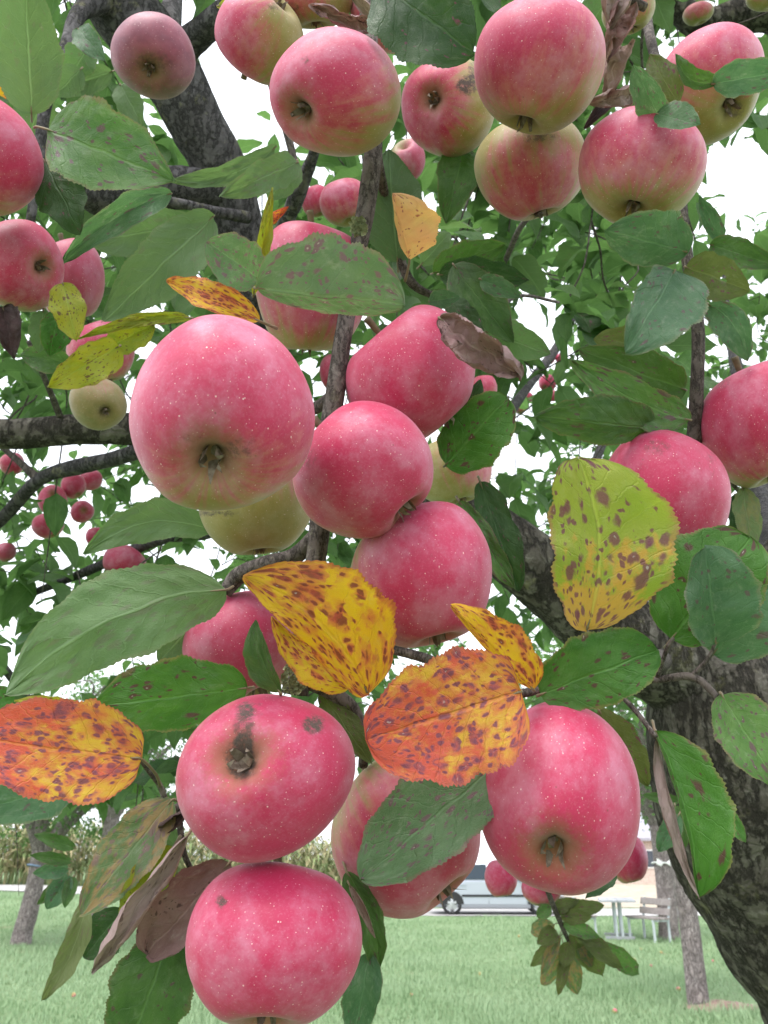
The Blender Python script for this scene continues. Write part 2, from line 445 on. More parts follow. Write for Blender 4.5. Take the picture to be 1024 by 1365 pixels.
# ------------------------------------------------------------------ the setting: lawn, road, field
def mat_lawn():
    k = NT('lawn')
    p = k.n('ShaderNodeNewGeometry').outputs['Position']
    a, b, c_ = k.noise(p, 0.35, 5, 0.6), k.noise(p, 3.0, 6, 0.7), k.noise(p, 40.0, 4, 0.7)
    c = k.mix(k.ramp(a, 0.35, 0.65), (0.20, 0.29, 0.15), (0.24, 0.33, 0.18))  # raised and greyed: the flare veil over the grass is painted into this colour
    c = k.mix(k.math('MULTIPLY', k.ramp(b, 0.5, 0.72), 0.6), c, (0.20, 0.235, 0.095))
    c = k.mix(k.math('MULTIPLY', c_, 0.4), c, (0.09, 0.15, 0.05))
    c = k.mix(k.math('MULTIPLY', k.ramp(k.noise(p, 1.1, 4), 0.66, 0.74), 0.5), c, (0.26, 0.19, 0.12))
    return k.done(k.bsdf(Base_Color=c, Roughness=0.95, Specular_IOR_Level=0.15, Normal=k.bump(c_, 0.8, 0.05)))


def grid(name, x0, x1, y0, y1, nx, ny, dz, mat, kind='structure', hf=gz):
    v, f = [], []
    for j in range(ny + 1):
        for i in range(nx + 1):
            x, y = x0 + (x1 - x0) * i / nx, y0 + (y1 - y0) * j / ny
            v.append((x, y, hf(x, y) + dz))
    for j in range(ny):
        for i in range(nx):
            a = j * (nx + 1) + i
            f.append((a, a + 1, a + nx + 2, a + nx + 1))
    return tag(mesh_obj(name, v, f, mat), kind=kind)


ROAD_Y0, ROAD_Y1 = 27.6, 31.6
tag(grid('lawn', -400, 400, -60, 900, 320, 384, 0.0, mat_lawn()), 'green mown lawn under the fruit trees')
M['road'] = simple('asphalt_pale', (0.33, 0.32, 0.31), 0.9, (0.40, 0.39, 0.38), 3.0)
tag(grid('road', -120, 120, ROAD_Y0, ROAD_Y1, 160, 3, 0.02, M['road']), 'pale narrow road behind the lawn')
M['stubble'] = simple('stubble', (0.30, 0.25, 0.18), 0.95, (0.42, 0.36, 0.29), 1.5)
tag(grid('stubble_field', 3, 160, ROAD_Y1 + 0.8, 72, 60, 20, 0.012, M['stubble']), 'pale straw coloured field behind the road')

# grass blades over the part of the lawn in view
def grass():
    r = np.random.RandomState(5)
    N = 150000
    dist = 8.2 + (ROAD_Y0 - 8.6) * r.rand(N) ** 1.5
    ang = (r.rand(N) - 0.5) * 1.15
    x, y = np.tan(ang) * dist, dist
    z = np.array([gz(a, b) for a, b in zip(x, y)])
    L = (0.035 + 0.05 * r.rand(N)) * (0.75 + 0.7 * (np.sin(x * 2.1 + 1.3 * np.sin(y * 1.7)) * 0.5 + 0.5))
    th, lean = r.rand(N) * 6.283, (0.2 + 0.7 * r.rand(N)) * L
    w = 0.004 + 0.0002 * dist + 0.003 * r.rand(N)
    cx_, sx_ = np.cos(th), np.sin(th)
    v = np.empty((N, 3, 3), dtype=np.float32)
    v[:, 0] = np.stack([x - sx_ * w, y + cx_ * w, z], 1)
    v[:, 1] = np.stack([x + sx_ * w, y - cx_ * w, z], 1)
    v[:, 2] = np.stack([x + cx_ * lean, y + sx_ * lean, z + L], 1)
    me = bpy.data.meshes.new('grass')
    me.vertices.add(N * 3); me.vertices.foreach_set('co', v.ravel())
    me.loops.add(N * 3); me.loops.foreach_set('vertex_index', np.arange(N * 3, dtype=np.int32))
    me.polygons.add(N)
    me.polygons.foreach_set('loop_start', np.arange(0, N * 3, 3, dtype=np.int32))
    me.polygons.foreach_set('loop_total', np.full(N, 3, dtype=np.int32))
    me.update(calc_edges=True)
    k = NT('grass_blades')
    p = k.n('ShaderNodeNewGeometry').outputs['Position']
    c = k.mix(k.ramp(k.noise(p, 0.5, 4), 0.35, 0.65), (0.23, 0.345, 0.18), (0.29, 0.40, 0.235))  # blade colours paled the same way, with flare haze painted in
    c = k.mix(k.math('MULTIPLY', k.ramp(k.noise(p, 25.0, 2), 0.55, 0.75), 0.7), c, (0.34, 0.37, 0.20))
    ps = k.bsdf(Base_Color=c, Roughness=0.6, Specular_IOR_Level=0.3)
    tr = k.n('ShaderNodeBsdfTranslucent', {'Color': c}).outputs[0]
    me.materials.append(k.done(k.n('ShaderNodeMixShader', {0: 0.3, 1: ps, 2: tr}).outputs[0]))
    o = bpy.data.objects.new('grass', me)
    col.objects.link(o)
    tag(o, 'short green grass blades covering the lawn', 'grass', kind='stuff')


grass()

# maize behind the road on the left, a hedge row far right
def maize(name, x0, x1, y0, y1, n, seed, label, h0=2.1):
    r = random.Random(seed)
    v, f = [], []
    for _ in range(n):
        x, y = r.uniform(x0, x1), y0 + (y1 - y0) * r.random() ** 1.6
        z, h = gz(x, y), h0 * r.uniform(0.85, 1.12)
        b = len(v)
        v += [Vector((x - 0.015, y, z)), Vector((x + 0.015, y, z)), Vector((x + r.uniform(-.1, .1), y, z + h))]
        f.append((b, b + 1, b + 2))
        for j in range(8):
            zz = z + h * (0.15 + 0.1 * j + 0.04 * r.random())
            a = r.random() * 6.283
            l = r.uniform(0.35, 0.7)
            dx, dy = math.cos(a) * l, math.sin(a) * l
            b = len(v)
            v += [Vector((x, y, zz)), Vector((x + dx * .5 - dy * .07, y + dy * .5 + dx * .07, zz + l * .45)),
                  Vector((x + dx * .5 + dy * .07, y + dy * .5 - dx * .07, zz + l * .42)), Vector((x + dx, y + dy, zz + l * r.uniform(-.25, .3)))]
            f += [(b, b + 2, b + 1), (b + 1, b + 2, b + 3)]
    k = NT(name + '_leaves')
    p = k.n('ShaderNodeNewGeometry').outputs['Position']
    c = k.mix(k.ramp(k.noise(p, 2.5, 4), 0.4, 0.62), (0.13, 0.19, 0.06), (0.30, 0.25, 0.13))
    m = k.done(k.bsdf(Base_Color=c, Roughness=0.7))
    return tag(mesh_obj(name, v, f, m, smooth=False), label, 'maize', kind='stuff')


maize('maize_field', -34, 1.5, ROAD_Y1 + 0.6, ROAD_Y1 + 9, 2600, 3, 'tall green and straw coloured maize behind the pale road')
maize('hedge_row', 14, 60, 72.5, 78, 1500, 4, 'low green hedge at the far edge of the straw field', 2.4)

#MORE
# ------------------------------------------------------------------ the apple tree: trunk, limbs, branches
SK = []            # points of the wood (position) that twigs may spring from
def wood(name, parent, pts, mat, seg=12, rough=0.10, scale=40.0, n=8, nodes=True):
    """pts: (px, py, depth, width in px) or (Vector, radius)"""
    q = [(p[0], p[1]) if len(p) == 2 else (P(p[0], p[1], p[2]), p[3] / FPX * p[2] / 2) for p in pts]
    sam = spline(q, n)
    v, f = [], []
    tube(sam, seg, v, f, rough, scale)
    org = parent.location if parent else Vector((0, 0, 0))
    o = mesh_obj(name, [p - org for p in v], f, mat, parent)
    if nodes: SK.extend([p for p, r in sam])
    return o


BASE = Vector((0.97, 1.56, 0.0))
tree = tag(empty('apple_tree', BASE), 'old apple tree with leaning grey trunk and spreading limbs full of fruit', 'apple tree')
wood('trunk', tree, [(BASE + Vector((0.02, 0.02, -0.1)), 0.19), (BASE + Vector((0, 0, 0.12)), 0.165), (BASE + Vector((-.07, -.04, 0.7)), 0.14), (1150, 1365, 1.22, 235), (1062, 1230, 1.21, 225), (1003, 1110, 1.20, 226),
     (978, 1010, 1.19, 222), (968, 930, 1.19, 200), (975, 870, 1.2, 140)], M['bark'], 56, 0.075, 16, 16)
wood('limb', tree, [(975, 960, 1.20, 150), (925, 905, 1.19, 130), (865, 868, 1.18, 118), (795, 822, 1.17, 112), (718, 762, 1.16, 98), (640, 706, 1.15, 86), (520, 650, 1.14, 72),
     (390, 606, 1.13, 58), (250, 578, 1.12, 46), (120, 572, 1.10, 42), (-10, 578, 1.08, 40), (-200, 560, 1.05, 30)], M['bark'], 36, 0.09, 30, 10)
wood('limb', tree, [(985, 930, 1.20, 120), (1002, 850, 1.22, 85), (1040, 770, 1.25, 75), (1110, 620, 1.35, 66), (1160, 400, 1.45, 56), (1120, 150, 1.5, 48), (1040, 20, 1.5, 50), (930, 30, 1.5, 40), (860, -60, 1.5, 30)], M['bark'], 28, 0.09, 30, 8)
wood('limb', tree, [(345, 600, 1.13, 60), (342, 480, 1.12, 62), (322, 330, 1.10, 66), (297, 235, 1.08, 72), (262, 165, 1.06, 76), (222, 88, 1.05, 84), (168, 18, 1.04, 92), (110, -70, 1.03, 86), (20, -220, 1.0, 60)], M['limb'], 28, 0.06, 50, 10)
wood('branch', tree, [(215, 85, 1.06, 60), (262, 50, 1.03, 38), (305, 12, 1.0, 34), (370, -50, .95, 30), (430, -130, .85, 26), (500, -170, .75, 22)], M['limb'], 18, 0.09, 60, 8)
wood('branch', tree, [(150, 0, 1.03, 40), (108, 15, .95, 24), (86, 72, .9, 19), (62, 135, .88, 17), (52, 215, .86, 15), (40, 300, .84, 12)], M['limb'], 14, 0.10, 90, 8)
wood('branch', tree, [(180, 255, 1.02, 62), (130, 262, 1.0, 50), (95, 235, .98, 26), (90, 190, .97, 18)], M['limb'], 16, 0.10, 60, 8)
wood('branch', tree, [(325, 260, 1.09, 60), (230, 250, 1.05, 56), (150, 255, 1.02, 50), (60, 250, 1.0, 40), (-60, 230, .95, 30)], M['limb'], 18, 0.09, 60, 8)
wood('branch', tree, [(228, 584, 1.12, 26), (165, 608, 1.18, 21), (105, 622, 1.22, 22), (52, 640, 1.26, 19), (0, 694, 1.3, 17), (-80, 760, 1.3, 14)], M['limb'], 14, 0.12, 80, 8)
wood('branch', tree, [(52, 640, 1.26, 14), (25, 615, 1.27, 9), (-10, 585, 1.28, 7)], M['twig'], 8, 0.06, 120, 6)
wood('branch', tree, [(38, 455, 1.0, 6), (62, 510, 1.04, 8), (82, 560, 1.09, 10)], M['twig'], 8, 0.06, 120, 6)
wood('branch', tree, [(330, 290, 1.05, 16), (285, 282, .98, 15), (225, 268, .92, 12), (180, 272, .88, 9)], M['limb'], 10, 0.10, 100, 6)
wood('branch', tree, [(355, 395, 1.08, 28), (372, 320, .95, 20), (395, 265, .88, 22), (418, 205, .84, 16), (440, 130, .8, 14)], M['limb'], 12, 0.14, 90, 7)
wood('branch', tree, [(395, 225, .9, 10), (378, 160, .9, 11), (358, 100, .92, 9), (345, 20, .95, 7)], M['twig'], 8, 0.06, 120, 6)
wood('branch', tree, [(500, -170, .75, 24), (490, -40, .63, 23), (493, 70, .575, 23), (498, 190, .555, 24), (490, 265, .545, 25), (474, 350, .535, 25), (456, 460, .515, 24), (446, 530, .505, 27), (432, 620, .50, 27),
     (426, 706, .49, 29), (414, 800, .475, 27), (401, 875, .465, 34), (393, 925, .462, 36)], M['twig'], 16, 0.07, 130, 9)
wood('branch', tree, [(448, 525, .505, 20), (428, 540, .52, 18), (405, 552, .55, 14)], M['twig'], 10, 0.07, 130, 5)
wood('branch', tree, [(425, 712, .49, 24), (392, 742, .495, 24), (352, 752, .50, 22), (318, 768, .51, 24), (300, 790, .51, 20)], M['twig'], 12, 0.08, 130, 7)
wood('branch', tree, [(397, 900, .463, 26), (440, 922, .465, 20), (470, 945, .467, 19), (486, 990, .468, 17), (484, 1020, .475, 14)], M['twig'], 12, 0.07, 130, 6)
wood('branch', tree, [(414, 800, .475, 18), (455, 838, .47, 13), (510, 862, .455, 13), (568, 878, .45, 13), (640, 908, .445, 14), (690, 924, .45, 13), (735, 914, .455, 12), (800, 900, .47, 12), (850, 880, .6, 16), (880, 880, 1.1, 30)], M['twig'], 12, 0.06, 130, 7)
wood('branch', tree, [(800, 902, .468, 9), (840, 905, .463, 9), (876, 906, .46, 10), (922, 902, .452, 11), (952, 925, .445, 9), (982, 965, .44, 7)], M['twig'], 10, 0.05, 130, 6)
wood('branch', tree, [(922, 902, .452, 8), (944, 878, .448, 6), (954, 856, .445, 5)], M['twig'], 8, 0.03, 130, 5)
wood('branch', tree, [(806, 905, .47, 8), (845, 945, .45, 7), (874, 982, .43, 7)], M['twig'], 8, 0.04, 130, 5)
wood('branch', tree, [(876, 904, .46, 7), (888, 868, .452, 6), (898, 850, .45, 5)], M['twig'], 8, 0.04, 130, 5)
wood('branch', tree, [(860, -60, 1.5, 20), (862, 20, .85, 14), (885, 120, .66, 15), (903, 230, .60, 16), (914, 330, .565, 16), (930, 430, .55, 17), (929, 520, .545, 18), (925, 590, .55, 20)], M['twig'], 12, 0.06, 130, 8)
wood('branch', tree, [(925, 575, .548, 13), (950, 610, .56, 8), (985, 655, .57, 6)], M['twig'], 8, 0.05, 130, 5)
wood('branch', tree, [(924, 560, .548, 10), (900, 556, .545, 9), (875, 568, .52, 7)], M['twig'], 8, 0.05, 130, 5)
wood('branch', tree, [(498, 190, .555, 16), (520, 290, .62, 12), (545, 372, .62, 13), (590, 400, .64, 9), (640, 430, .68, 7), (690, 395, .75, 5), (745, 403, .8, 4)], M['twig'], 8, 0.06, 130, 7)
wood('branch', tree, [(675, 345, .9, 8), (690, 310, .8, 8), (705, 290, .66, 7), (722, 285, .57, 6)], M['twig'], 8, 0.06, 130, 5)
wood('branch', tree, [(440, 130, .8, 14), (560, -20, .75, 16), (660, -60, .66, 18), (760, -40, .62, 18), (860, 10, .64, 12)], M['twig'], 10, 0.06, 130, 7)
wood('branch', tree, [(300, 990, .6, 9), (238, 1075, .46, 10), (212, 1045, .45, 8), (186, 1012, .425, 5)], M['twig'], 8, 0.05, 130, 6)
wood('branch', tree, [(238, 1075, .46, 9), (240, 1100, .455, 9), (246, 1140, .45, 8), (262, 1170, .45, 7)], M['twig'], 8, 0.05, 130, 5)
wood('branch', tree, [(640, 980, 1.0, 9), (700, 1080, 1.22, 9), (728, 1180, 1.32, 8), (748, 1232, 1.35, 7), (765, 1268, 1.36, 5)], M['twig'], 8, 0.05, 130, 7)
wood('branch', tree, [(340, 600, 1.12, 20), (300, 700, 1.2, 18), (210, 720, 1.3, 16), (120, 760, 1.4, 13), (20, 800, 1.5, 9)], M['limb'], 10, 0.1, 90, 6)
wood('branch', tree, [(560, 690, 1.16, 24), (640, 600, 1.5, 20), (700, 520, 2.2, 14), (760, 430, 3.0, 12), (800, 300, 3.3, 8)], M['limb'], 10, 0.1, 90, 6)
wood('branch', tree, [(800, 825, 1.17, 26), (770, 720, 1.7, 18), (800, 600, 2.4, 12), (860, 480, 3.2, 10), (960, 380, 3.6, 8)], M['limb'], 10, 0.1, 90, 6)
wood('branch', tree, [(1040, 770, 1.25, 40), (1010, 640, 1.9, 26), (980, 480, 2.6, 16), (960, 330, 3.2, 10), (900, 230, 3.5, 8)], M['limb'], 10, 0.1, 90, 6)
wood('branch', tree, [(222, 88, 1.05, 40), (230, -60, 1.3, 34), (260, -250, 1.7, 26)], M['limb'], 10, 0.1, 90, 6)
wood('branch', tree, [(-10, 578, 1.08, 26), (-60, 700, 1.4, 20), (-20, 850, 1.7, 14), (60, 960, 1.9, 9)], M['limb'], 10, 0.1, 90, 6)

# ------------------------------------------------------------------ leaves
def hw(t, e0, e1):
    tm = e0 / (e0 + e1)
    return (max(t, 0) ** e0 * max(1 - t, 0) ** e1) / (tm ** e0 * (1 - tm) ** e1)


def leaf_core(B, a, s, n, L, wl, wr, sweep=0.0, bend=0.08, fl=15.0, fr=15.0, curl=0.0, wave=0.032, tipdrop=0.0, e0=.55, e1=.75,
              nu=30, nv=6, seed=0.0, teeth=0.022, crumple=0.0, pet=0.18, flip=False, petv=None, quilt=0.017, holes=()):
    """a leaf blade: midrib from B along a, halves wl / wr, lifted by fl / fr degrees; returns v, f, uv, material index"""
    v, f, uv, mi = [], [], [], []
    cols = [(-1, k / nv) for k in range(nv, 0, -1)] + [(0, 0.0)] + [(1, k / nv) for k in range(1, nv + 1)]
    rs = random.Random(int(seed * 1000) + 7)
    f1, p1, p2 = rs.uniform(9, 14), rs.random() * 6.28, rs.random() * 6.28
    for i in range(nu + 1):
        t = i / nu
        m = B + a * (L * t) + s * (sweep * L * 4 * t * (1 - t)) + n * (L * (bend * 4 * t * (1 - t) - tipdrop * t * t))
        h = hw(t, e0, e1)
        for sd, q in cols:
            w, fo = (wl, fl) if sd < 0 else (wr, fr)
            off = w * h * q
            if q > 0.99 and teeth: off *= 1 + teeth * ((1 if i % 2 else -1) * rs.uniform(.3, 1.2)) + 0.045 * math.sin(t * 17 + p2 * sd) + 0.025 * math.sin(t * 41 + p1 * sd)
            fo = R_(fo)
            cang = curl * q * q
            lat = off * math.cos(fo + cang * 0.6)
            nor = off * math.sin(fo + cang)
            nor += wave * L * q * math.sin(f1 * t + (p1 if sd < 0 else p2))
            nor -= quilt * L * min(1, q * 3) * (1 - q * .6) * h * abs(math.sin(math.pi * (9 * t - 2.3 * q)))
            p = m + s * (sd * lat) + n * nor
            if crumple:
                g = noise.noise_vector(Vector((t * 5, sd * q * 3, seed * 9.1))) * crumple * L
                g += noise.noise_vector(Vector((t * 13, sd * q * 8, seed * 5.1))) * crumple * L * .35
                p = p + g * min(1, 4 * t + .2)
            v.append(p)
            uv.append((t, sd * q, seed))
    W = len(cols)
    for i in range(nu):
        for j in range(W - 1):
            b = i * W + j
            tc, qc = (i + .5) / nu, (j + .5 - nv) / nv
            if any(((tc - ht) / hr) ** 2 + ((qc - hq) / (hr * 2)) ** 2 < 1 for ht, hq, hr in holes): continue
            q4 = (b, b + 1, b + W + 1, b + W)
            f.append(q4[::-1] if flip else q4)
            mi.append(0)
    if pet:
        pv = petv if petv is not None else (B - a * (.45 * pet * L) - n * (1.4 * pet * L))
        mid = (B * .5 + pv * .5) + (pv - B).cross(s).normalized() * (0.06 * (pv - B).length)
        r = 0.00085 if L > 0.03 else 0.0006
        b0 = len(v)
        tube(spline([(pv, r * 1.3), (mid, r), (B, r * .9), (B + a * (0.07 * L) + s * (sweep * L * .26) + n * (L * bend * .26 - .0004), r * .3)], 4), 5, v, f)
        uv += [(0.0, 0.0, seed)] * (len(v) - b0)
        mi += [1] * (len(f) - len(mi))
    return v, f, uv, mi


LEAVES = 0
def leaf(bx, by, tx, ty, wl, wr, d0, d1, kind, label=None, roll=0.0, under=False, petpx=None, **kw):
    """foreground leaf placed by the pixels of its base and tip; wl / wr = apparent half widths (left / right of the way base -> tip)"""
    global LEAVES
    LEAVES += 1
    B, T = P(bx, by, d0), P(tx, ty, d1)
    mid = (B + T) / 2
    L = (T - B).length
    a = (T - B).normalized()
    vw = (CAM - mid).normalized()
    s = a.cross(vw).normalized()
    n = s.cross(a)
    if roll:
        q = Matrix.Rotation(R_(roll), 3, a)
        s, n = q @ s, q @ n
    fl, fr = kw.pop('fl', 20.0), kw.pop('fr', 20.0)
    dm = (d0 + d1) / 2
    k = dm / FPX
    wl, wr = wl * k / max(.4, math.cos(R_(fl))), wr * k / max(.4, math.cos(R_(fr)))
    if petpx: kw['petv'] = P(*petpx)
    seed = kw.pop('seed', LEAVES * 0.37 % 7.0)
    kw.setdefault('crumple', .016)
    kw.setdefault('tipdrop', ((LEAVES * 37) % 10 - 2) * .012)
    v, f, uv, mi = leaf_core(B, a, s, n, L, wl, wr, fl=fl, fr=fr, nu=kw.pop('nu', 72), nv=kw.pop('nv', 8), seed=seed, flip=under, **kw)
    o = mesh_obj('leaf', [p - BASE for p in v], f, [M[kind], M['petiole']], tree, attrs={'leaf_uv': ('FLOAT_VECTOR', uv)}, mat_idx=mi)
    if label: o['label'] = label
    return o


DRY = dict(crumple=.07, wave=.07, curl=1.15, quilt=.02, teeth=.06, bend=.15, e0=.5, e1=.6)
leaf(42, 152, 34, -35, 46, 42, .60, .56, 'green', under=True, bend=-.04)
leaf(62, 172, 232, 240, 58, 50, .52, .49, 'spotted', 'pale green leaf with purple spots and a yellow edge', bend=.05, fl=4, fr=22, petpx=(46, 170, .55))
leaf(58, 212, 108, 312, 34, 34, .56, .55, 'dark', 'small dark green leaf', fl=20, fr=-10)
leaf(228, 258, 86, 348, 20, 20, .66, .62, 'blue', bend=.10, fl=40, fr=40, sweep=.06)
leaf(262, 300, 114, 322, 34, 30, .70, .68, 'green', under=True)
leaf(285, 288, 138, 428, 40, 38, .66, .62, 'green', under=True, bend=.05)
leaf(368, 195, 222, 238, 14, 16, .64, .60, 'green', sweep=-.10, bend=.05, under=True)
leaf(398, 216, 298, 260, 22, 22, .62, .58, 'spotted', under=True)
leaf(396, 214, 358, 268, 20, 22, .66, .66, 'green', under=True)
leaf(338, 392, 363, 250, 8, 12, .53, .50, 'citron', 'narrow curled yellowish leaf seen edge on', wave=.05, fl=35, fr=35)
leaf(352, 300, 384, 276, 11, 10, .56, .55, 'orange', curl=1)
leaf(345, 372, 276, 322, 34, 36, .49, .47, 'freckle', e0=.45, e1=.55, bend=.08)
leaf(342, 384, 540, 407, 76, 22, .465, .455, 'freckle', 'large green leaf with purple freckles lying over an apple', fl=8, fr=-50, bend=.04, e0=.5, e1=.5)
leaf(546, 348, 525, 261, 7, 50, .53, .50, 'peach', 'small peach orange leaf folded upright', fl=30, fr=12, e0=.75, e1=.6, wave=.05, petpx=(540, 375, .54))
leaf(346, 428, 221, 374, 14, 26, .47, .48, 'yellow', 'narrow yellow leaf with brown blotches', fl=35, fr=10, wave=.03)
leaf(505, -25, 632, 72, 62, 58, .49, .47, 'dark', 'broad dark green leaf', fl=10, fr=20, e0=.45, e1=.5)
leaf(505, 42, 416, 8, 16, 16, .53, .51, 'dry', 'curled red brown dry leaf', **DRY)
leaf(520, 48, 462, -15, 14, 16, .54, .52, 'drypale', wave=.05, curl=1.2)
leaf(828, -30, 812, 40, 38, 36, .55, .54, 'drypale', **DRY)
leaf(832, 18, 802, 92, 28, 26, .55, .54, 'dry', **DRY)
leaf(828, 62, 808, 130, 24, 24, .55, .54, 'drypale', **DRY)
leaf(840, 126, 788, 136, 20, 20, .55, .54, 'drypale', 'brown shrivelled leaf hanging limp', **DRY)
leaf(822, 120, 778, 172, 16, 14, .57, .56, 'drydark', curl=1)
leaf(882, 162, 845, 88, 22, 18, .49, .47, 'blue', fl=10, fr=30, bend=.08)
leaf(903, 138, 866, 72, 20, 20, .50, .50, 'olive', fl=20, fr=0)
leaf(876, 152, 934, 166, 22, 14, .48, .46, 'blue', fl=-20, fr=45, bend=.10)
leaf(962, 108, 901, 72, 10, 16, .49, .49, 'green', sweep=-.22, fl=30, fr=20)
leaf(950, 112, 1060, 92, 24, 22, .49, .46, 'blue', bend=.09, fl=20, fr=10)
leaf(916, 336, 807, 307, 34, 44, .49, .47, 'blue', 'two-toned leaf, dark half above pale half', fl=-25, fr=18, bend=.05)
leaf(962, 322, 932, 260, 12, 12, .60, .58, 'blue')
leaf(948, 326, 1034, 354, 20, 20, .58, .55, 'green')
leaf(900, 360, 836, 467, 62, 30, .49, .465, 'blue', 'green leaf with a torn purple corner', fl=12, fr=16, e0=.42, e1=.62, wave=.03)
leaf(914, 356, 1000, 388, 30, 30, .53, .51, 'olive', holes=((.6, -.1, .05),), bend=.05)
leaf(944, 406, 996, 480, 20, 24, .53, .52, 'blue', sweep=-.12, wave=.04, fl=30, fr=10)
leaf(914, 520, 774, 466, 40, 32, .56, .55, 'green')
leaf(872, 462, 792, 452, 26, 24, .58, .58, 'olive')
leaf(921, 560, 766, 482, 30, 28, .505, .485, 'spotted', 'drooping green leaf crowded with purple spots', fl=20, fr=10, sweep=-.05)
leaf(874, 570, 716, 556, 27, 36, .50, .47, 'green', 'pointed green leaf with pale lower rim', fl=-30, fr=10, e0=.6, e1=.75)
leaf(594, 620, 676, 530, 40, 44, .53, .51, 'bright', 'rounded fresh green leaf', fl=-5, fr=15, e0=.45, e1=.45)
leaf(590, 608, 640, 506, 14, 26, .55, .53, 'dark', fl=30, fr=10)
leaf(586, 424, 692, 502, 38, 34, .475, .46, 'dry', 'curled brown dry leaf', **DRY)
leaf(586, 366, 704, 374, 26, 20, .64, .62, 'dark')
leaf(604, 352, 684, 458, 30, 28, .62, .60, 'green', fl=-10)
leaf(600, 400, 648, 470, 20, 18, .60, .58, 'dark')
leaf(648, 442, 732, 472, 26, 24, .62, .60, 'bright', under=True)
leaf(640, 372, 694, 396, 14, 13, .60, .59, 'blue')
leaf(572, 402, 612, 396, 14, 13, .58, .57, 'blue')
leaf(578, 364, 674, 326, 24, 22, .68, .66, 'green')
leaf(562, 352, 600, 310, 16, 16, .7, .7, 'green', under=True)
leaf(530, 350, 518, 200, 40, 40, .62, .60, 'dark', under=True)
leaf(618, 196, 596, 292, 30, 28, .64, .62, 'green', wave=.03)
leaf(782, 840, 772, 611, 62, 98, .43, .415, 'lime', 'large yellow-green leaf speckled with purple, orange at one end', fl=8, fr=6, bend=.03, e0=.48, e1=.42, sweep=.09)
leaf(694, 922, 488, 986, 88, 76, .40, .385, 'orange', 'broad orange-red leaf densely speckled with purple', fl=6, fr=16, bend=.05, e0=.30, e1=.42, wave=.02, pet=.05)
leaf(712, 920, 605, 811, 10, 44, .425, .41, 'yellow', 'small yellow leaf with maroon blotches and green fold', fl=-40, fr=8, e0=.6, e1=.7)
leaf(490, 924, 327, 770, 34, 84, .43, .41, 'yellow', 'large bent golden leaf with maroon blotches', fl=-30, fr=24, sweep=.10, e0=.40, e1=.55, wave=.05, bend=.10)
leaf(470, 915, 362, 822, 30, 12, .432, .425, 'yellow', fl=10, fr=-30, wave=.06, e0=.4, e1=.7, sweep=-.06)
leaf(189, 1012, -46, 985, 64, 66, .42, .39, 'orange', 'big orange leaf with dark purple blotches', fl=10, fr=10, bend=.04, e0=.36, e1=.5, wave=.02, petpx=(214, 1048, .45))
leaf(145, 975, 18, 934, 10, 24, .43, .42, 'citron', fl=30, fr=20, wave=.05)
leaf(302, 786, 6, 928, 58, 60, .48, .43, 'spotted', 'very large green leaf showing its pale veined underside', under=True, sweep=.10, fl=-6, fr=-12, bend=.05, e0=.55, e1=.7)
leaf(300, 784, 212, 882, 30, 34, .52, .52, 'green', under=True)
leaf(282, 706, 112, 738, 24, 30, .60, .56, 'green', under=True, sweep=.14)
leaf(330, 917, 128, 942, 44, 50, .445, .42, 'bright', 'glossy green leaf with a few purple spots', fl=-18, fr=14, bend=.03, e0=.5, e1=.52)
leaf(374, 924, 341, 826, 24, 12, .405, .40, 'green', 'small upright green leaf', fl=-25, fr=40, bend=.05, sweep=-.08)
leaf(100, 1046, -40, 1082, 34, 30, .56, .50, 'blue', bend=.05)
leaf(230, 1066, 106, 1222, 34, 40, .445, .425, 'stripe', 'drooping folded leaf with a brown stripe', fl=40, fr=-25, bend=.07, petpx=(246, 1074, .45))
leaf(222, 1090, 170, 1215, 34, 34, .465, .46, 'green', fl=-10, under=True)
leaf(118, 1192, 55, 1336, 15, 17, .47, .45, 'olive', 'long narrow drooping green leaf', fl=35, fr=15, under=True, bend=.08, sweep=-.08)
for b in ((92, 1158, 44, 1164, 11, 'blue'), (100, 1130, 46, 1112, 9, 'green'), (96, 1148, 40, 1140, 8, 'green'), (92, 1166, 62, 1212, 15, 'blue'), (84, 1172, 50, 1206, 8, 'green'), (98, 1168, 86, 1210, 9, 'green')):
    leaf(b[0], b[1], b[2], b[3], b[4], b[4], .95, .93, b[5], fl=25, fr=25)
leaf(232, 1128, 160, 1240, 24, 30, .435, .422, 'citron', 'yellow green leaf with small brown marks', fl=10, fr=14)
leaf(250, 1114, 121, 1300, 22, 24, .425, .410, 'drypale', 'long greyish brown rolled dry leaf', crumple=.03, wave=.04, curl=1.3, quilt=.02, bend=.08)
leaf(306, 1150, 196, 1272, 38, 50, .44, .425, 'dry', 'large purplish brown dry leaf', crumple=.04, wave=.05, curl=.6, quilt=.02, e0=.45, e1=.4)
leaf(252, 1080, 205, 1115, 16, 16, .44, .44, 'drydark', curl=1.5, crumple=.05)
leaf(228, 1242, 168, 1410, 56, 52, .45, .43, 'green', fl=-8, fr=12, e0=.5, e1=.6)
leaf(250, 1230, 236, 1300, 14, 18, .46, .45, 'dark')
leaf(165, 1212, 112, 1276, 30, 26, .50, .49, 'dark')
leaf(667, 1016, 482, 1172, 52, 66, .425, .40, 'freckle', 'green leaf with purple spots and a whitish tip', fl=14, fr=8, e0=.42, e1=.55, bend=.05)
leaf(720, 926, 876, 866, 52, 44, .43, .41, 'bright', 'glossy bright green leaf with a few maroon dots', fl=20, fr=-6, e0=.48, e1=.40, bend=.04)
leaf(895, 852, 1000, 716, 74, 60, .455, .45, 'bright', 'broad rounded green leaf behind a smaller one', fl=10, fr=6, e0=.42, e1=.42)
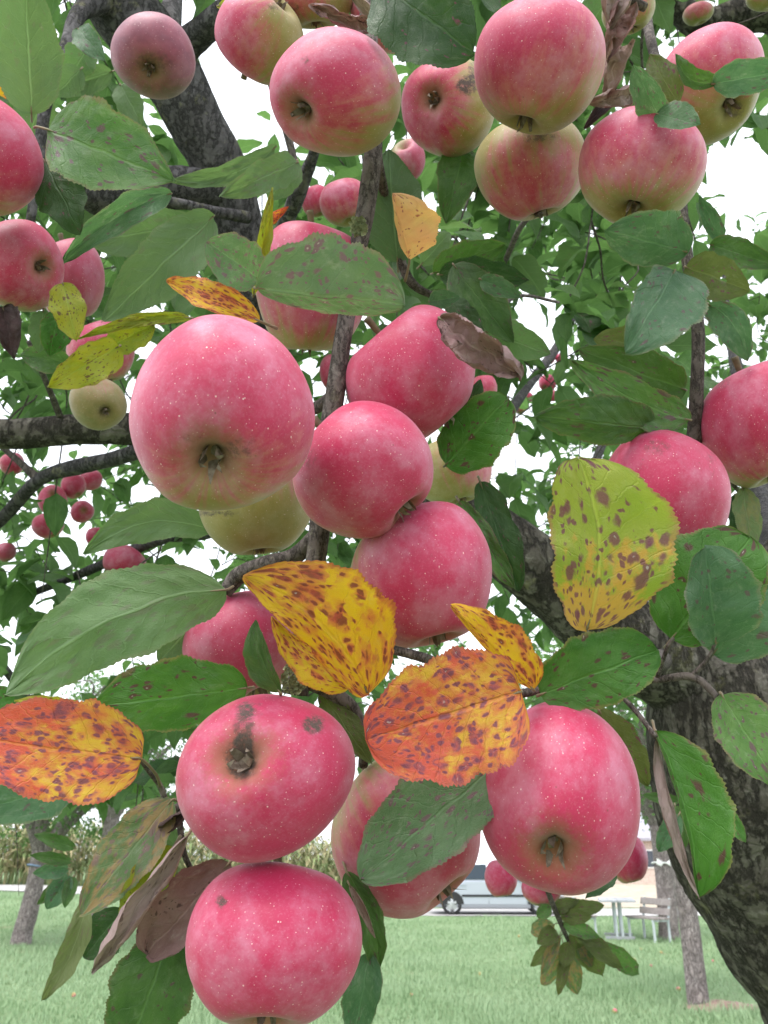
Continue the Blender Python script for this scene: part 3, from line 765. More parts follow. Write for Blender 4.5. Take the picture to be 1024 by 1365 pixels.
leaf(954, 857, 940, 732, 30, 62, .44, .425, 'blue', 'round pale green leaf with a folded edge', fl=45, fr=6, e0=.38, e1=.38)
leaf(950, 872, 1050, 756, 50, 54, .47, .46, 'blue', e0=.42, e1=.42)
leaf(962, 926, 1040, 1052, 44, 36, .44, .41, 'spotted', fl=10, fr=10)
leaf(873, 974, 931, 1199, 62, 10, .44, .41, 'bright', 'bright green leaf folded to show its pale underside', fl=12, fr=80, sweep=-.05, e0=.55, e1=.6)
leaf(876, 985, 932, 1198, 4, 16, .436, .407, 'drypale', fl=10, fr=30, sweep=.03, curl=.6)
leaf(798, 946, 864, 1048, 26, 16, .48, .47, 'olive')
leaf(640, 642, 692, 788, 26, 22, .53, .52, 'dark', fl=20, fr=20, e0=.5, e1=.6)
leaf(612, 668, 687, 785, 16, 20, .52, .51, 'spotted', fl=10, fr=30)
leaf(462, 1162, 504, 1298, 16, 24, .45, .44, 'green', wave=.04, sweep=-.1)
leaf(466, 1180, 500, 1250, 10, 8, .44, .43, 'drypale', wave=.05, curl=1.2)
leaf(494, 1270, 470, 1392, 24, 26, .44, .43, 'blue', wave=.05)
leaf(428, 922, 496, 1018, 20, 18, .47, .46, 'olive')
leaf(84, 378, 102, 455, 22, 24, .57, .56, 'citron', 'plain yellow leaf between apples', fl=5, fr=5)
leaf(78, 414, 66, 474, 24, 18, .60, .60, 'bright')
leaf(58, 414, 52, 470, 16, 16, .61, .61, 'green', under=True)
leaf(158, 462, 64, 516, 28, 24, .58, .56, 'citron', wave=.06, e0=.4)
leaf(255, 424, 104, 452, 9, 9, .62, .58, 'citron', sweep=.06)
leaf(206, 432, 134, 468, 20, 20, .60, .60, 'citron', fl=30)
leaf(4, 410, 18, 478, 28, 22, .58, .57, 'drydark', 'nearly black shrivelled leaf', curl=.9, crumple=.05)
leaf(98, 486, 28, 472, 18, 18, .68, .68, 'green')
leaf(44, 112, -12, 118, 18, 16, .62, .60, 'yellow')
leaf(104, 38, 140, 80, 16, 18, .8, .78, 'blue')
leaf(108, 92, 72, 128, 18, 18, .8, .8, 'green', under=True)
leaf(118, 60, 92, 108, 20, 22, .82, .82, 'bright', under=True)
leaf(150, 95, 72, 120, 18, 18, .84, .84, 'green', under=True)
leaf(160, 112, 190, 168, 18, 18, .82, .82, 'green', under=True)
leaf(290, 8, 372, -4, 8, 8, .64, .62, 'citron')
leaf(820, 1164, 783, 1196, 10, 12, .6, .58, 'dark')
leaf(990, 650, 1004, 737, 18, 16, .55, .53, 'stripe', under=True)
leaf(980, 660, 984, 728, 10, 10, .57, .56, 'dark')
leaf(965, 1076, 994, 1122, 10, 14, .95, .92, 'bright')
leaf(905, 1086, 878, 1136, 14, 14, .9, .9, 'blue')
leaf(900, 1074, 914, 1130, 14, 14, .92, .9, 'green')
leaf(905, 1068, 858, 1060, 8, 8, .95, .95, 'green')
# the drooping shoot in front of the lawn
lt = random.Random(9)
for b in ((737, 1212, 772, 1200, 9), (742, 1216, 806, 1207, 11), (748, 1222, 790, 1222, 10), (739, 1232, 706, 1243, 12), (742, 1240, 716, 1258, 12), (745, 1250, 708, 1288, 9), (746, 1246, 721, 1300, 8), (752, 1268, 722, 1314, 11),
          (756, 1270, 744, 1327, 8), (752, 1262, 770, 1328, 15), (760, 1240, 806, 1303, 15), (800, 1256, 853, 1300, 13), (774, 1246, 830, 1291, 11), (770, 1256, 790, 1290, 9), (750, 1230, 800, 1250, 10), (735, 1208, 716, 1222, 9), (768, 1244, 812, 1262, 9), (758, 1256, 752, 1290, 11)):
    leaf(b[0], b[1], b[2], b[3], b[4], b[4], 1.35, 1.32 + lt.random() * .06, lt.choice(['olive', 'spotted', 'olive', 'stripe']), fl=lt.uniform(0, 30), fr=lt.uniform(0, 30), nu=20, nv=4, e0=.6, e1=.8)

# ------------------------------------------------------------------ apples
APS = []
def apple(cx, cy, w, h, d, axis, blush, label, ripe=.6, dusk=0.0, scabs=(), seed=None, shape=0.0, group=None, calyx=True):
    """fit an apple so that its outline fills the box cx, cy, w, h; axis = calyx direction (right, up, towards viewer) or calyx pixel"""
    idx = len(APS)
    seed = idx * .731 + .2 if seed is None else seed
    near = d < .72
    nt, nf = (132, 88) if d < .46 and scabs else (80, 52) if near else (32, 22)
    if len(axis) == 2:
        ox, oy = (axis[0] - cx) / (w / 2) * 1.08, -(axis[1] - cy) / (h / 2) * 1.08
        q = math.hypot(ox, oy)
        if q > .97: ox, oy = ox / q * .97, oy / q * .97
        axis = (ox, oy, math.sqrt(max(0, 1 - ox * ox - oy * oy)))
    C = P(cx, cy, d)
    vf = (CAM - C).normalized()
    vr = CF.cross(CU).normalized() if False else (CU.cross(vf)).normalized()
    vu = vf.cross(vr)
    az = -Vector(axis).normalized()                      # stem direction in (right, up, toward)
    ax_ = az.orthogonal().normalized()
    ay_ = az.cross(ax_)
    bl = Vector(blush[:3])
    if bl.length > 0: bl.normalize()
    R = w / FPX * d / 2
    con, ph5 = .05 + shape, seed * 3.1
    loc, aco, msk = [], [], []
    for i in range(nf + 1):
        ph = math.pi * i / nf
        for k in range(nt if 0 < i < nf else 1):
            th = 2 * math.pi * k / nt
            sc = 1 - .52 * math.exp(-(ph / .36) ** 2) - .34 * math.exp(-((math.pi - ph) / .27) ** 2)
            lob = 1 + (.022 * math.cos(5 * th + ph5)) * (ph / math.pi) ** 3 * 1.6 + .03 * math.sin(2 * th + ph5) + .02 * math.sin(3 * th + ph5 * 2)
            rad = math.sin(ph) * sc * lob * (1 + con * math.cos(ph))
            z = math.cos(ph) * sc * .93 * (1 + .03 * math.sin(th + ph5))
            p = Vector((math.cos(th) * rad, math.sin(th) * rad, z))
            p *= 1 + .028 * noise.noise(p * 1.5 + Vector((seed * 7, 0, 0)))
            q = ax_ * p.x + ay_ * p.y + az * p.z
            loc.append(q)
            aco.append(p)
            nrm = q.normalized()
            b = .50 + blush[3] + .80 * nrm.dot(bl)
            ru = math.exp(-((math.pi - ph) / .42) ** 2) + .8 * math.exp(-(ph / .34) ** 2)
            msk.append([b, min(1, ru), 0.0])
    sx = sy = 1.0
    for _ in range(4):
        W = [C + (vr * (q.x * sx) + vu * (q.y * sy) + vf * (q.z * (sx + sy) / 2)) * R for q in loc]
        pr = [proj(x) for x in W]
        x0, x1 = min(a[0] for a in pr), max(a[0] for a in pr)
        y0, y1 = min(a[1] for a in pr), max(a[1] for a in pr)
        sx *= w / (x1 - x0); sy *= h / (y1 - y0)
        C = C + CR * ((cx - (x0 + x1) / 2) / FPX * d) - CU * ((cy - (y0 + y1) / 2) / FPX * d)
    for (qx, qy, rx, ry, st) in scabs:
        for m, a, q in zip(msk, pr, loc):
            if q.z < 0: continue
            e = ((a[0] - qx) / rx) ** 2 + ((a[1] - qy) / ry) ** 2
            m[2] = min(1.0, m[2] + st * math.exp(-e ** 3))
    f = []
    def vid(i, k): return 0 if i == 0 else (1 + (nf - 1) * nt if i == nf else 1 + (i - 1) * nt + k % nt)
    for i in range(nf):
        for k in range(nt):
            if i == 0: f.append((0, vid(1, k), vid(1, k + 1)))
            elif i == nf - 1: f.append((vid(i, k), vid(nf, 0), vid(i, k + 1)))
            else: f.append((vid(i, k), vid(i + 1, k), vid(i + 1, k + 1), vid(i, k + 1)))
    o = mesh_obj('apple', [x - C for x in W], f, M['apple'], None, C,
                 attrs={'apple_co': ('FLOAT_VECTOR', aco), 'apple_mask': ('FLOAT_VECTOR', msk), 'apple_par': ('FLOAT_VECTOR', [(seed, ripe, dusk)] * len(W))})
    tag(o, label, 'apple', group or 'apples hanging on the tree')
    def tow(q): return (vr * (q.x * sx) + vu * (q.y * sy) + vf * q.z) * R
    rs = random.Random(idx + 3)
    if calyx and d < 1.0:                                       # five dry sepals and the hollow between them
        v2, f2 = [], []
        cz = -.93 * (1 - .34) + .01
        for k in range(5):
            a = 2 * math.pi * k / 5 + ph5 + rs.uniform(-.25, .25)
            for dz, r0, wd in ((.0, .05, .055), (-.10 - .05 * rs.random(), .10, .05), (-.20 - .08 * rs.random(), .07 + .10 * rs.random(), .03), (-.25 - .1 * rs.random(), .02 + .2 * rs.random(), .004)):
                for s_ in (-1, 1):
                    p = Vector((math.cos(a) * r0 - math.sin(a) * wd * s_, math.sin(a) * r0 + math.cos(a) * wd * s_, cz + dz))
                    v2.append(tow(ax_ * p.x + ay_ * p.y + az * p.z))
            b = k * 8
            f2 += [(b + 2 * j, b + 2 * j + 1, b + 2 * j + 3, b + 2 * j + 2) for j in range(3)]
        b = len(v2)
        for k in range(10):
            a = 2 * math.pi * k / 10
            p = Vector((math.cos(a) * .10, math.sin(a) * .10, cz - .035))
            v2.append(tow(ax_ * p.x + ay_ * p.y + az * p.z))
        f2.append(tuple(range(b, b + 10)))
        mesh_obj('calyx', v2, f2, M['calyx'], o)
    st = None
    if d < .9:
        pts = []
        for j, zz in enumerate((.40, .62, .85, 1.02)):
            p = Vector((.05 * j * math.cos(ph5), .05 * j * math.sin(ph5), zz))
            pts.append((tow(ax_ * p.x + ay_ * p.y + az * p.z), .0013 + .0004 * j))
        v2, f2 = [], []
        tube(spline(pts, 4), 7, v2, f2)
        mesh_obj('stem', v2, f2, M['stem'], o)
        st = C + pts[-1][0]
    APS.append((C, R, label, st, cx, cy, w, h, d))
    return o


FR = (0, .3, .9)
apple(296, 550, 248, 262, .390, (280, 608), (-.1, .9, .35, .42), 'largest pink apple, calyx facing outwards, with dark russet flecks round it', ripe=.75, scabs=((322, 598, 26, 16, .55), (258, 582, 16, 10, .4)))
apple(484, 626, 188, 184, .455, (548, 684), (.35, .45, .6, .45), 'bright crimson-pink apple wedged beside the largest one, its calyx tilted downwards', ripe=1.0, scabs=((414, 612, 9, 16, .5),))
apple(547, 498, 174, 184, .515, (.62, -.78, .0), (.1, .3, .7, .45), 'crimson apple under a curled brown dry leaf', ripe=1.0)
apple(561, 766, 190, 196, .478, (586, 853), (.55, .1, .6, .30), 'pink apple with greenish shoulder, above the broad orange leaf', ripe=.8, scabs=((542, 716, 10, 6, .35), (575, 742, 5, 5, .4)))
apple(415, 381, 152, 174, .560, (-.1, -.98, .12), (.1, .8, .4, .18), 'red apple half hidden by a green leaf with purple freckles', ripe=.9)
apple(341, 668, 156, 144, .560, (.1, -.95, .1), (0, .8, .2, -.45), 'yellow-green apple tucked below the largest pink one', ripe=.2, scabs=((282, 684, 40, 5, .8),))
apple(354, 1038, 240, 226, .403, (321, 1017), (.2, -.1, .9, .38), 'pink apple with a dark scarred streak from its calyx to its top', ripe=.8,
      scabs=((321, 1012, 24, 30, .9), (325, 968, 16, 34, .75), (338, 944, 20, 12, .5), (418, 966, 17, 14, .95)))
apple(365, 1260, 236, 224, .400, (346, 1372), (0, .2, .9, .42), 'dusty pink apple directly below the scarred one', ripe=.75, scabs=((295, 1202, 9, 9, .9),), shape=-.02)
apple(745, 1064, 218, 260, .428, (738, 1136), (0, .3, .9, .45), 'large tall pink apple under the glossy bright green leaf', ripe=.85)
apple(541, 1110, 200, 230, .485, (602, 1200), (.2, -.5, .4, .05), 'reddish apple behind a green leaf with a whitish tip', ripe=.7, scabs=((530, 1164, 18, 10, .8),))
apple(322, 862, 160, 150, .530, (.3, -.9, .2), (-.2, .5, .7, .32), 'dull pink apple behind the bent golden leaf', ripe=.5, dusk=.12)
apple(447, 122, 176, 174, .510, (396, 146), (-.45, .6, .3, .18), 'pink apple with yellowish base, directly above a forked grey branch', ripe=.7, scabs=((407, 80, 6, 6, .7),))
apple(346, 48, 120, 132, .610, (.5, .75, .3), (-.95, .15, .1, .0), 'apple pink on one cheek and olive on the other', ripe=.6, scabs=((366, 10, 12, 8, .6),))
apple(414, 0, 116, 78, .630, (.1, -.6, .2), (-.2, .2, .5, -.55), 'olive yellow apple above the cluster of pink ones', ripe=.2, scabs=((390, 10, 14, 7, .6),))
apple(522, 16, 110, 112, .640, (.1, -.5, -.5), (-.2, .2, .5, -.15), 'orange-flushed apple behind a broad dark green leaf', ripe=.3)
apple(204, 74, 114, 118, .690, (199, 94), (0, .8, .4, .28), 'dusky purple apple against the thick dark limb', ripe=.8, dusk=.7, scabs=((205, 84, 30, 16, .55),))
apple(598, 142, 126, 136, .620, (576, 129), (-.5, .1, .5, -.28), 'small two-tone apple with star-shaped calyx and a dark scab', ripe=.9, scabs=((622, 114, 16, 14, .95), (632, 92, 10, 14, .7)))
apple(720, 85, 176, 190, .510, (700, 162), (-.2, .75, .3, .12), 'tall streaky pink apple with green base beside brown shrivelled leaves', ripe=.35, shape=.02)
apple(708, 224, 152, 142, .590, (722, 289), (0, -.2, .5, -.52), 'yellow-green apple with fine red streaks', ripe=.6, scabs=((716, 182, 30, 9, .65),))
apple(857, 222, 172, 164, .515, (846, 282), (.1, .85, .2, .10), 'rosy apple with green base above a two-toned leaf', ripe=.35)
apple(947, 112, 146, 166, .580, (978, 148), (0, .95, .1, .02), 'apple pink above and olive below with a dark calyx', ripe=.45, scabs=((978, 146, 16, 14, .7),))
apple(-24, 204, 166, 170, .540, (-.5, -.3, .6), (.1, .55, .5, .22), 'pink apple beside the pale green leaf with purple spots', ripe=.75)
apple(25, 354, 122, 124, .600, (56, 350), (.1, .45, .6, .22), 'pink-red apple with yellow base beside the plain yellow leaf', ripe=.8)
apple(94, 374, 92, 114, .760, (.2, -.7, .1), (0, .4, .5, .15), 'dusky mauve apple behind the plain yellow leaf', ripe=.3, dusk=.35)
apple(131, 538, 78, 72, .900, (142, 549), (0, .3, .3, -.95), 'small olive brown apple in front of a horizontal limb', ripe=.2, dusk=.3, scabs=((140, 548, 10, 9, .8),))
apple(134, 468, 92, 86, .980, (.2, -.7, .1), (0, .5, .5, .1), 'pinkish apple behind a curled yellow green leaf', ripe=.4)
apple(887, 664, 176, 184, .510, (-.3, -.85, .45), (0, .3, .8, .46), 'crimson apple behind the large yellow-green leaf', ripe=1.0, scabs=((876, 596, 22, 12, .6), (948, 614, 8, 20, .45), (855, 622, 7, 8, .4)))
apple(1010, 565, 158, 172, .545, (.3, -.8, .1), (-.2, .75, .5, .28), 'red apple with green base beside the crimson one', ripe=.8, scabs=((962, 506, 14, 14, .5),))
apple(603, 626, 106, 96, .760, (.2, -.7, .2), (.4, .3, .3, -.45), 'orange-yellow apple behind the rounded fresh green leaf', ripe=.2)
SM = 'small apples deeper in the tree'
apple(446, 497, 40, 50, 1.55, (442, 518), (0, .5, .6, .45), 'small pink apple behind the hanging branch', group=SM)
apple(459, 270, 66, 66, 1.02, (.2, -.6, .3), (-.2, .5, .5, .0), 'beige-pink apple behind the lichened grey branch', ripe=.3, group=SM)
apple(422, 268, 40, 44, 1.06, (.2, -.6, .3), (-.2, .5, .5, .2), 'small reddish apple behind a knobbly dark twig', ripe=.3, group=SM)
apple(543, 214, 48, 60, .95, (.2, -.6, -.3), (.5, .2, .5, -.1), 'brownish apple behind the large dark leaf', dusk=.3, group=SM)
apple(838, 14, 72, 66, .72, (.2, -.7, .3), (0, .3, .3, -.45), 'olive apple behind brown shrivelled leaves', ripe=.2, group=SM)
apple(931, 18, 42, 34, 1.3, (.2, -.7, .3), (0, .3, .3, -.4), 'small pale olive apple above the pink-and-olive one', ripe=.2, group=SM)
apple(1024, -6, 60, 44, 1.0, (.2, -.7, .3), (0, .3, .3, -.5), 'pale greenish apple high beside a thin twig', ripe=.2, group=SM)
CL = 'cluster of small apples by the thin lower limb'
for q in ((70, 666, 40, 40, 1.66, (71, 658), 'small rosy apple with dark calyx outwards, in the cluster below the thin lower limb'), (98, 648, 34, 34, 1.70, (.3, -.6, .4), 'small rosy apple topmost but one in the cluster below the thin lower limb'), (64, 700, 44, 36, 1.70, (.3, -.8, .2), 'small rosy apple hanging lowest in the cluster below the thin lower limb'), (110, 682, 32, 30, 1.75, (112, 680), 'smallest rosy apple, a little apart from the cluster below the thin lower limb'), (120, 640, 34, 28, 1.85, (.1, -.8, -.2), 'small rosy apple topmost in the cluster, touching the thin lower limb')):
    apple(*q[:6], (-.2, .4, .6, .30), q[6], ripe=.7, group=CL)
apple(166, 749, 58, 48, 1.30, (150, 766), (0, .3, .8, .42), 'lone pink apple above the very large green leaf', ripe=.5, dusk=.12, group=SM)
apple(16, 618, 34, 30, 1.9, (.1, -.8, .2), (0, .3, .8, .1), 'orange-pink apple under the thick horizontal limb', ripe=.4, group=SM)
apple(8, 736, 28, 26, 2.0, (.1, -.8, .2), (0, .3, .8, .1), 'dark reddish apple among shaded leaves', ripe=.4, dusk=.3, group=SM)
apple(127, 716, 26, 26, 2.0, (.1, -.8, .2), (0, .3, .8, .3), 'tiny red apple behind a long green leaf', ripe=.6, group=SM)
CF2 = 'far small red apples on the other side of the crown'
for q in ((733, 476, 15, 20, 3.9, (.1, -.8, .3)), (748, 478, 16, 15, 3.9, (.1, -.8, .3)), (730, 510, 24, 23, 3.0, (726, 516)), (738, 528, 21, 15, 3.2, (.1, -.8, .3))):
    apple(*q, (0, .3, .8, .42), 'tiny bright red apple far back in the crown', ripe=.8, group=CF2)
apple(693, 542, 18, 20, 3.1, (.1, -.8, .3), (0, .3, .8, -.3), 'tiny olive apple far back in the crown', ripe=.2, group=CF2)
apple(704, 530, 14, 14, 3.2, (.1, -.8, .3), (0, .3, .8, .1), 'tiny dull orange apple far back in the crown', ripe=.2, group=CF2)
CG = 'apples peeping out behind the large tall pink apple'
apple(668, 1171, 44, 50, 1.42, (.1, -.9, .1), (0, .4, .6, .25), 'small dull red apple in front of the silver car', ripe=.6, group=CG)
apple(722, 1186, 54, 44, 1.38, (.1, -.9, .1), (0, .6, .5, .25), 'small red apple right under the large tall pink apple', ripe=.8, group=CG)
apple(838, 1146, 52, 64, 1.40, (.3, -.9, .1), (.2, .6, .5, .35), 'small red apple above the garden table', ripe=.9, group=CG)
apple(645, 520, 36, 40, .95, (.1, -.9, .1), (.2, .6, .5, .05), 'small peach apple under the curled brown dry leaf', ripe=.2, group=SM)

#MORE
# ------------------------------------------------------------------ canopy: shoots with leaves, joined to the wood by twigs
def small_leaf(rs, nu, nv, seed):
    L, w = 1.0, rs.uniform(.25, .33)
    return leaf_core(Vector((0, 0, 0)), Vector((0, 1, 0)), Vector((1, 0, 0)), Vector((0, 0, 1)), L, w, w, sweep=rs.uniform(-.08, .08), bend=rs.uniform(.0, .12),
                     fl=rs.uniform(5, 32), fr=rs.uniform(5, 32), wave=rs.uniform(.01, .05), tipdrop=rs.uniform(0, .25), nu=nu, nv=nv, seed=seed, teeth=.03 if nu > 8 else 0, pet=0, quilt=.01 if nu > 8 else 0)


frs = random.Random(21)
FILLM = [M['fill'], M['fill'], M['fill'], M['green'], M['dark'], M['blue'], M['bright']]
VAR = []
for i in range(12):
    v, f, uv, mi = small_leaf(frs, 18, 4, i * .83)
    me = bpy.data.meshes.new('leaf')
    me.from_pydata([tuple(p) for p in v], [], f)
    me.polygons.foreach_set('use_smooth', [True] * len(f))
    at = me.attributes.new('leaf_uv', 'FLOAT_VECTOR', 'POINT')
    at.data.foreach_set('vector', np.asarray(uv, dtype=np.float32).ravel())
    me.materials.append(FILLM[i % len(FILLM)])
    VAR.append(me)
LOW = []
for i in range(6):
    v, f, uv, mi = small_leaf(frs, 5, 1, 0.0)
    LOW.append((np.array([tuple(p) for p in v]), np.array(f), np.array(uv)))

GAPS = [(338, 140, 60, 95), (255, 150, 46, 62), (215, 30, 62, 34), (285, 15, 40, 28), (985, 235, 62, 58), (905, 325, 30, 20), (715, 420, 38, 40), (560, 285, 20, 40), (365, 880, 10, 10), (180, 850, 42, 26), (430, 165, 20, 30), (228, 1010, 26, 22), (120, 905, 20, 14), (22, 875, 26, 42), (205, 440, 14, 18), (80, 615, 22, 10), (660, 880, 44, 34),
        (275, 620, 20, 12), (50, 710, 18, 14), (300, 745, 14, 14), (690, 612, 30, 22), (190, 655, 20, 14), (270, 10, 12, 16), (520, 20, 20, 20), (30, 95, 24, 6), (115, 195, 12, 30), (190, 155, 14, 18)]
def in_gap(px, py):
    return any(((px - a) / c) ** 2 + ((py - b) / e) ** 2 < 1 for a, b, c, e in GAPS)


ZONES = [  # x0, x1, y0, y1, dmin, dmax, shoots
    (-200, 300, -150, 460, .9, 2.2, 80), (-200, 480, 420, 960, 1.2, 2.6, 110), (480, 860, 170, 520, 1.0, 2.2, 60), (680, 1200, 200, 730, 2.2, 4.2, 140), (780, 1200, -150, 200, 1.0, 2.4, 44),
    (540, 920, 540, 960, 1.9, 4.2, 90), (-160, 260, 900, 1070, 1.6, 3.2, 44), (280, 560, 150, 330, 1.5, 3.0, 24), (-300, 1300, -500, -160, 1.0, 3.0, 50), (-250, 560, 250, 1000, 2.6, 4.6, 150), (560, 900, -120, 250, 1.4, 3.4, 44),
    (540, 1250, 120, 950, 4.2, 6.2, 140), (-300, 300, -200, 420, 2.2, 4.0, 60)]
shoots = []
for x0, x1, y0, y1, dmin, dmax, n in ZONES:
    k = 0
    while k < n:
        px, py, d = frs.uniform(x0, x1), frs.uniform(y0, y1), dmin + (dmax - dmin) * frs.random()
        if in_gap(px, py): 
            if frs.random() < .93: continue
        k += 1
        shoots.append(P(px, py, d))
nodes = np.array([tuple(p) for p in SK])
tv, tf = [], []
shoots.sort(key=lambda p: float(np.min(np.sum((nodes - np.array(p)) ** 2, 1))))
cand = []          # every canopy leaf: position, axis, normal, length
apl = [(np.array(a[0]), a[1]) for a in APS]
for p in shoots:
    d2 = np.sum((nodes - np.array(p)) ** 2, 1)
    q = Vector(nodes[int(np.argmin(d2))])
    ln = (p - q).length
    sag = Vector((frs.uniform(-.1, .1), frs.uniform(-.1, .1), frs.uniform(-.05, .12))) * ln
    grow = ((p - q).normalized() + Vector((frs.uniform(-.7, .7), frs.uniform(-.7, .7), frs.uniform(-.5, .6)))).normalized()
    sl = frs.uniform(.14, .30)
    e = p + grow * sl + Vector((0, 0, -.12 * sl))
    r0 = .0012 + .0035 * min(1, ln / .6)
    con = spline([(q, r0), ((q + p) / 2 + sag, r0 * .8), (p, r0 * .55 + .0004), ((p + e) / 2 + Vector((0, 0, .02)), .0013), (e, .0007)], 5)
    pjs = [proj(c[0]) for c in con]
    if not any(in_gap(a[0], a[1]) for a in pjs) or frs.random() < .15:
        tube(con, 5, tv, tf, cap=False)
    nodes = np.vstack([nodes, np.array([tuple(c[0]) for c in con[4::3]])])
    m = int(sl / .0135)
    for j in range(m):
        t = (j + .5) / m
        idx = 10 + t * 10
        b = con[min(int(idx), len(con) - 1)][0]
        rad = Vector((frs.gauss(0, 1), frs.gauss(0, 1), frs.gauss(0, .6)))
        a = (rad.normalized() * .9 + grow * .6 + Vector((0, 0, -.35))).normalized()
        up = Vector((frs.gauss(0, .45), frs.gauss(0, .45) - .25, 1))
        n = (up - a * up.dot(a)).normalized()
        L = frs.uniform(.045, .085)
        cand.append((b + a * .012, a, n, L))
deep_ap = [(a[4], a[5], a[6] * .5 + 10, a[7] * .5 + 10, a[8]) for a in APS if a[8] > .8]
keep = []
for c in cand:
    cpt = c[0] + c[1] * c[3] * .5
    px, py, d = proj(cpt)
    if d < .78: continue
    if in_gap(px, py) and frs.random() < .97: continue
    if cpt.z < 1.6 + .055 * d + (0.05 if px > 560 else 0.0): continue
    if any(d < q[4] + .03 and ((px - q[0]) / (q[2] + 14 / d)) ** 2 + ((py - q[1]) / (q[3] + 14 / d)) ** 2 < 1 for q in deep_ap) and frs.random() < .9: continue
    keep.append((px, py, d, c))
# the 300 leaves that show largest are objects of their own, the rest is one mass
vis = [k for k in keep if -60 < k[0] < 1084 and -60 < k[1] < 1150]
vis.sort(key=lambda k: -k[3][3] / k[2])
room = 300 - LEAVES
near_ids = set(id(k) for k in vis[:room])
lv, lf, luv = [], [], []
off = 0
for k in keep:
    b, a, n, L = k[3]
    s = a.cross(n)
    if id(k) in near_ids:
        o = bpy.data.objects.new('leaf', VAR[frs.randrange(len(VAR))])
        mtx = Matrix(((s.x, a.x, n.x, 0), (s.y, a.y, n.y, 0), (s.z, a.z, n.z, 0), (0, 0, 0, 1))) @ Matrix.Diagonal((L, L, L, 1))
        mtx.translation = b - BASE
        col.objects.link(o)
        o.parent = tree
        o.matrix_local = mtx
    else:
        v, f, uv = LOW[frs.randrange(len(LOW))]
        w = (v[:, :1] * np.array(s) + v[:, 1:2] * np.array(a) + v[:, 2:3] * np.array(n)) * L + np.array(b - BASE)
        u2 = uv.copy(); u2[:, 2] = frs.random() * 7
        lv.append(w); lf.append(f + off); luv.append(u2)
        off += len(v)
lv, lf, luv = np.vstack(lv), np.vstack(lf), np.vstack(luv)
fo = mesh_obj('foliage', lv, [tuple(int(i) for i in q) for q in lf], M['fill'], tree, attrs={'leaf_uv': ('FLOAT_VECTOR', luv)})
fo['kind'] = 'stuff'
tw = mesh_obj('twigs', [p - BASE for p in tv], tf, M['twig'], tree)
tw['kind'] = 'stuff'

# lichen crust on the hanging branch and a knot on the trunk fork
def lichen(px, py, d, wpx, n, seed):
    r = random.Random(seed)
    v, f = [], []
    for _ in range(n):
        a, q = r.random() * 6.283, r.random() ** .6
        c = P(px + math.cos(a) * q * wpx * .5, py + math.sin(a) * q * wpx * .6, d + .001 * r.random())
        b = len(v)
        m = r.randint(5, 7)
        nr = (CAM - c).normalized() + Vector((r.gauss(0, .5), r.gauss(0, .5), r.gauss(0, .5)))
        e1 = nr.orthogonal().normalized(); e2 = nr.normalized().cross(e1)
        rr = r.uniform(.0007, .0016)
        v.append(c - nr.normalized() * .0004)
        for k in range(m):
            t = 6.283 * k / m
            v.append(c + (e1 * math.cos(t) + e2 * math.sin(t)) * rr * r.uniform(.7, 1.3) + nr.normalized() * .0006)
        f += [(b, b + 1 + k, b + 1 + (k + 1) % m) for k in range(m)]
    o = mesh_obj('lichen', [p - BASE for p in v], f, M['lichen'], tree, smooth=False)
    o['kind'] = 'stuff'


M['lichen'] = simple('lichen', (0.33, 0.34, 0.20), 0.95, (0.24, 0.27, 0.15), 300)
lichen(478, 302, .533, 22, 150, 1)
lichen(392, 905, .452, 34, 130, 2)

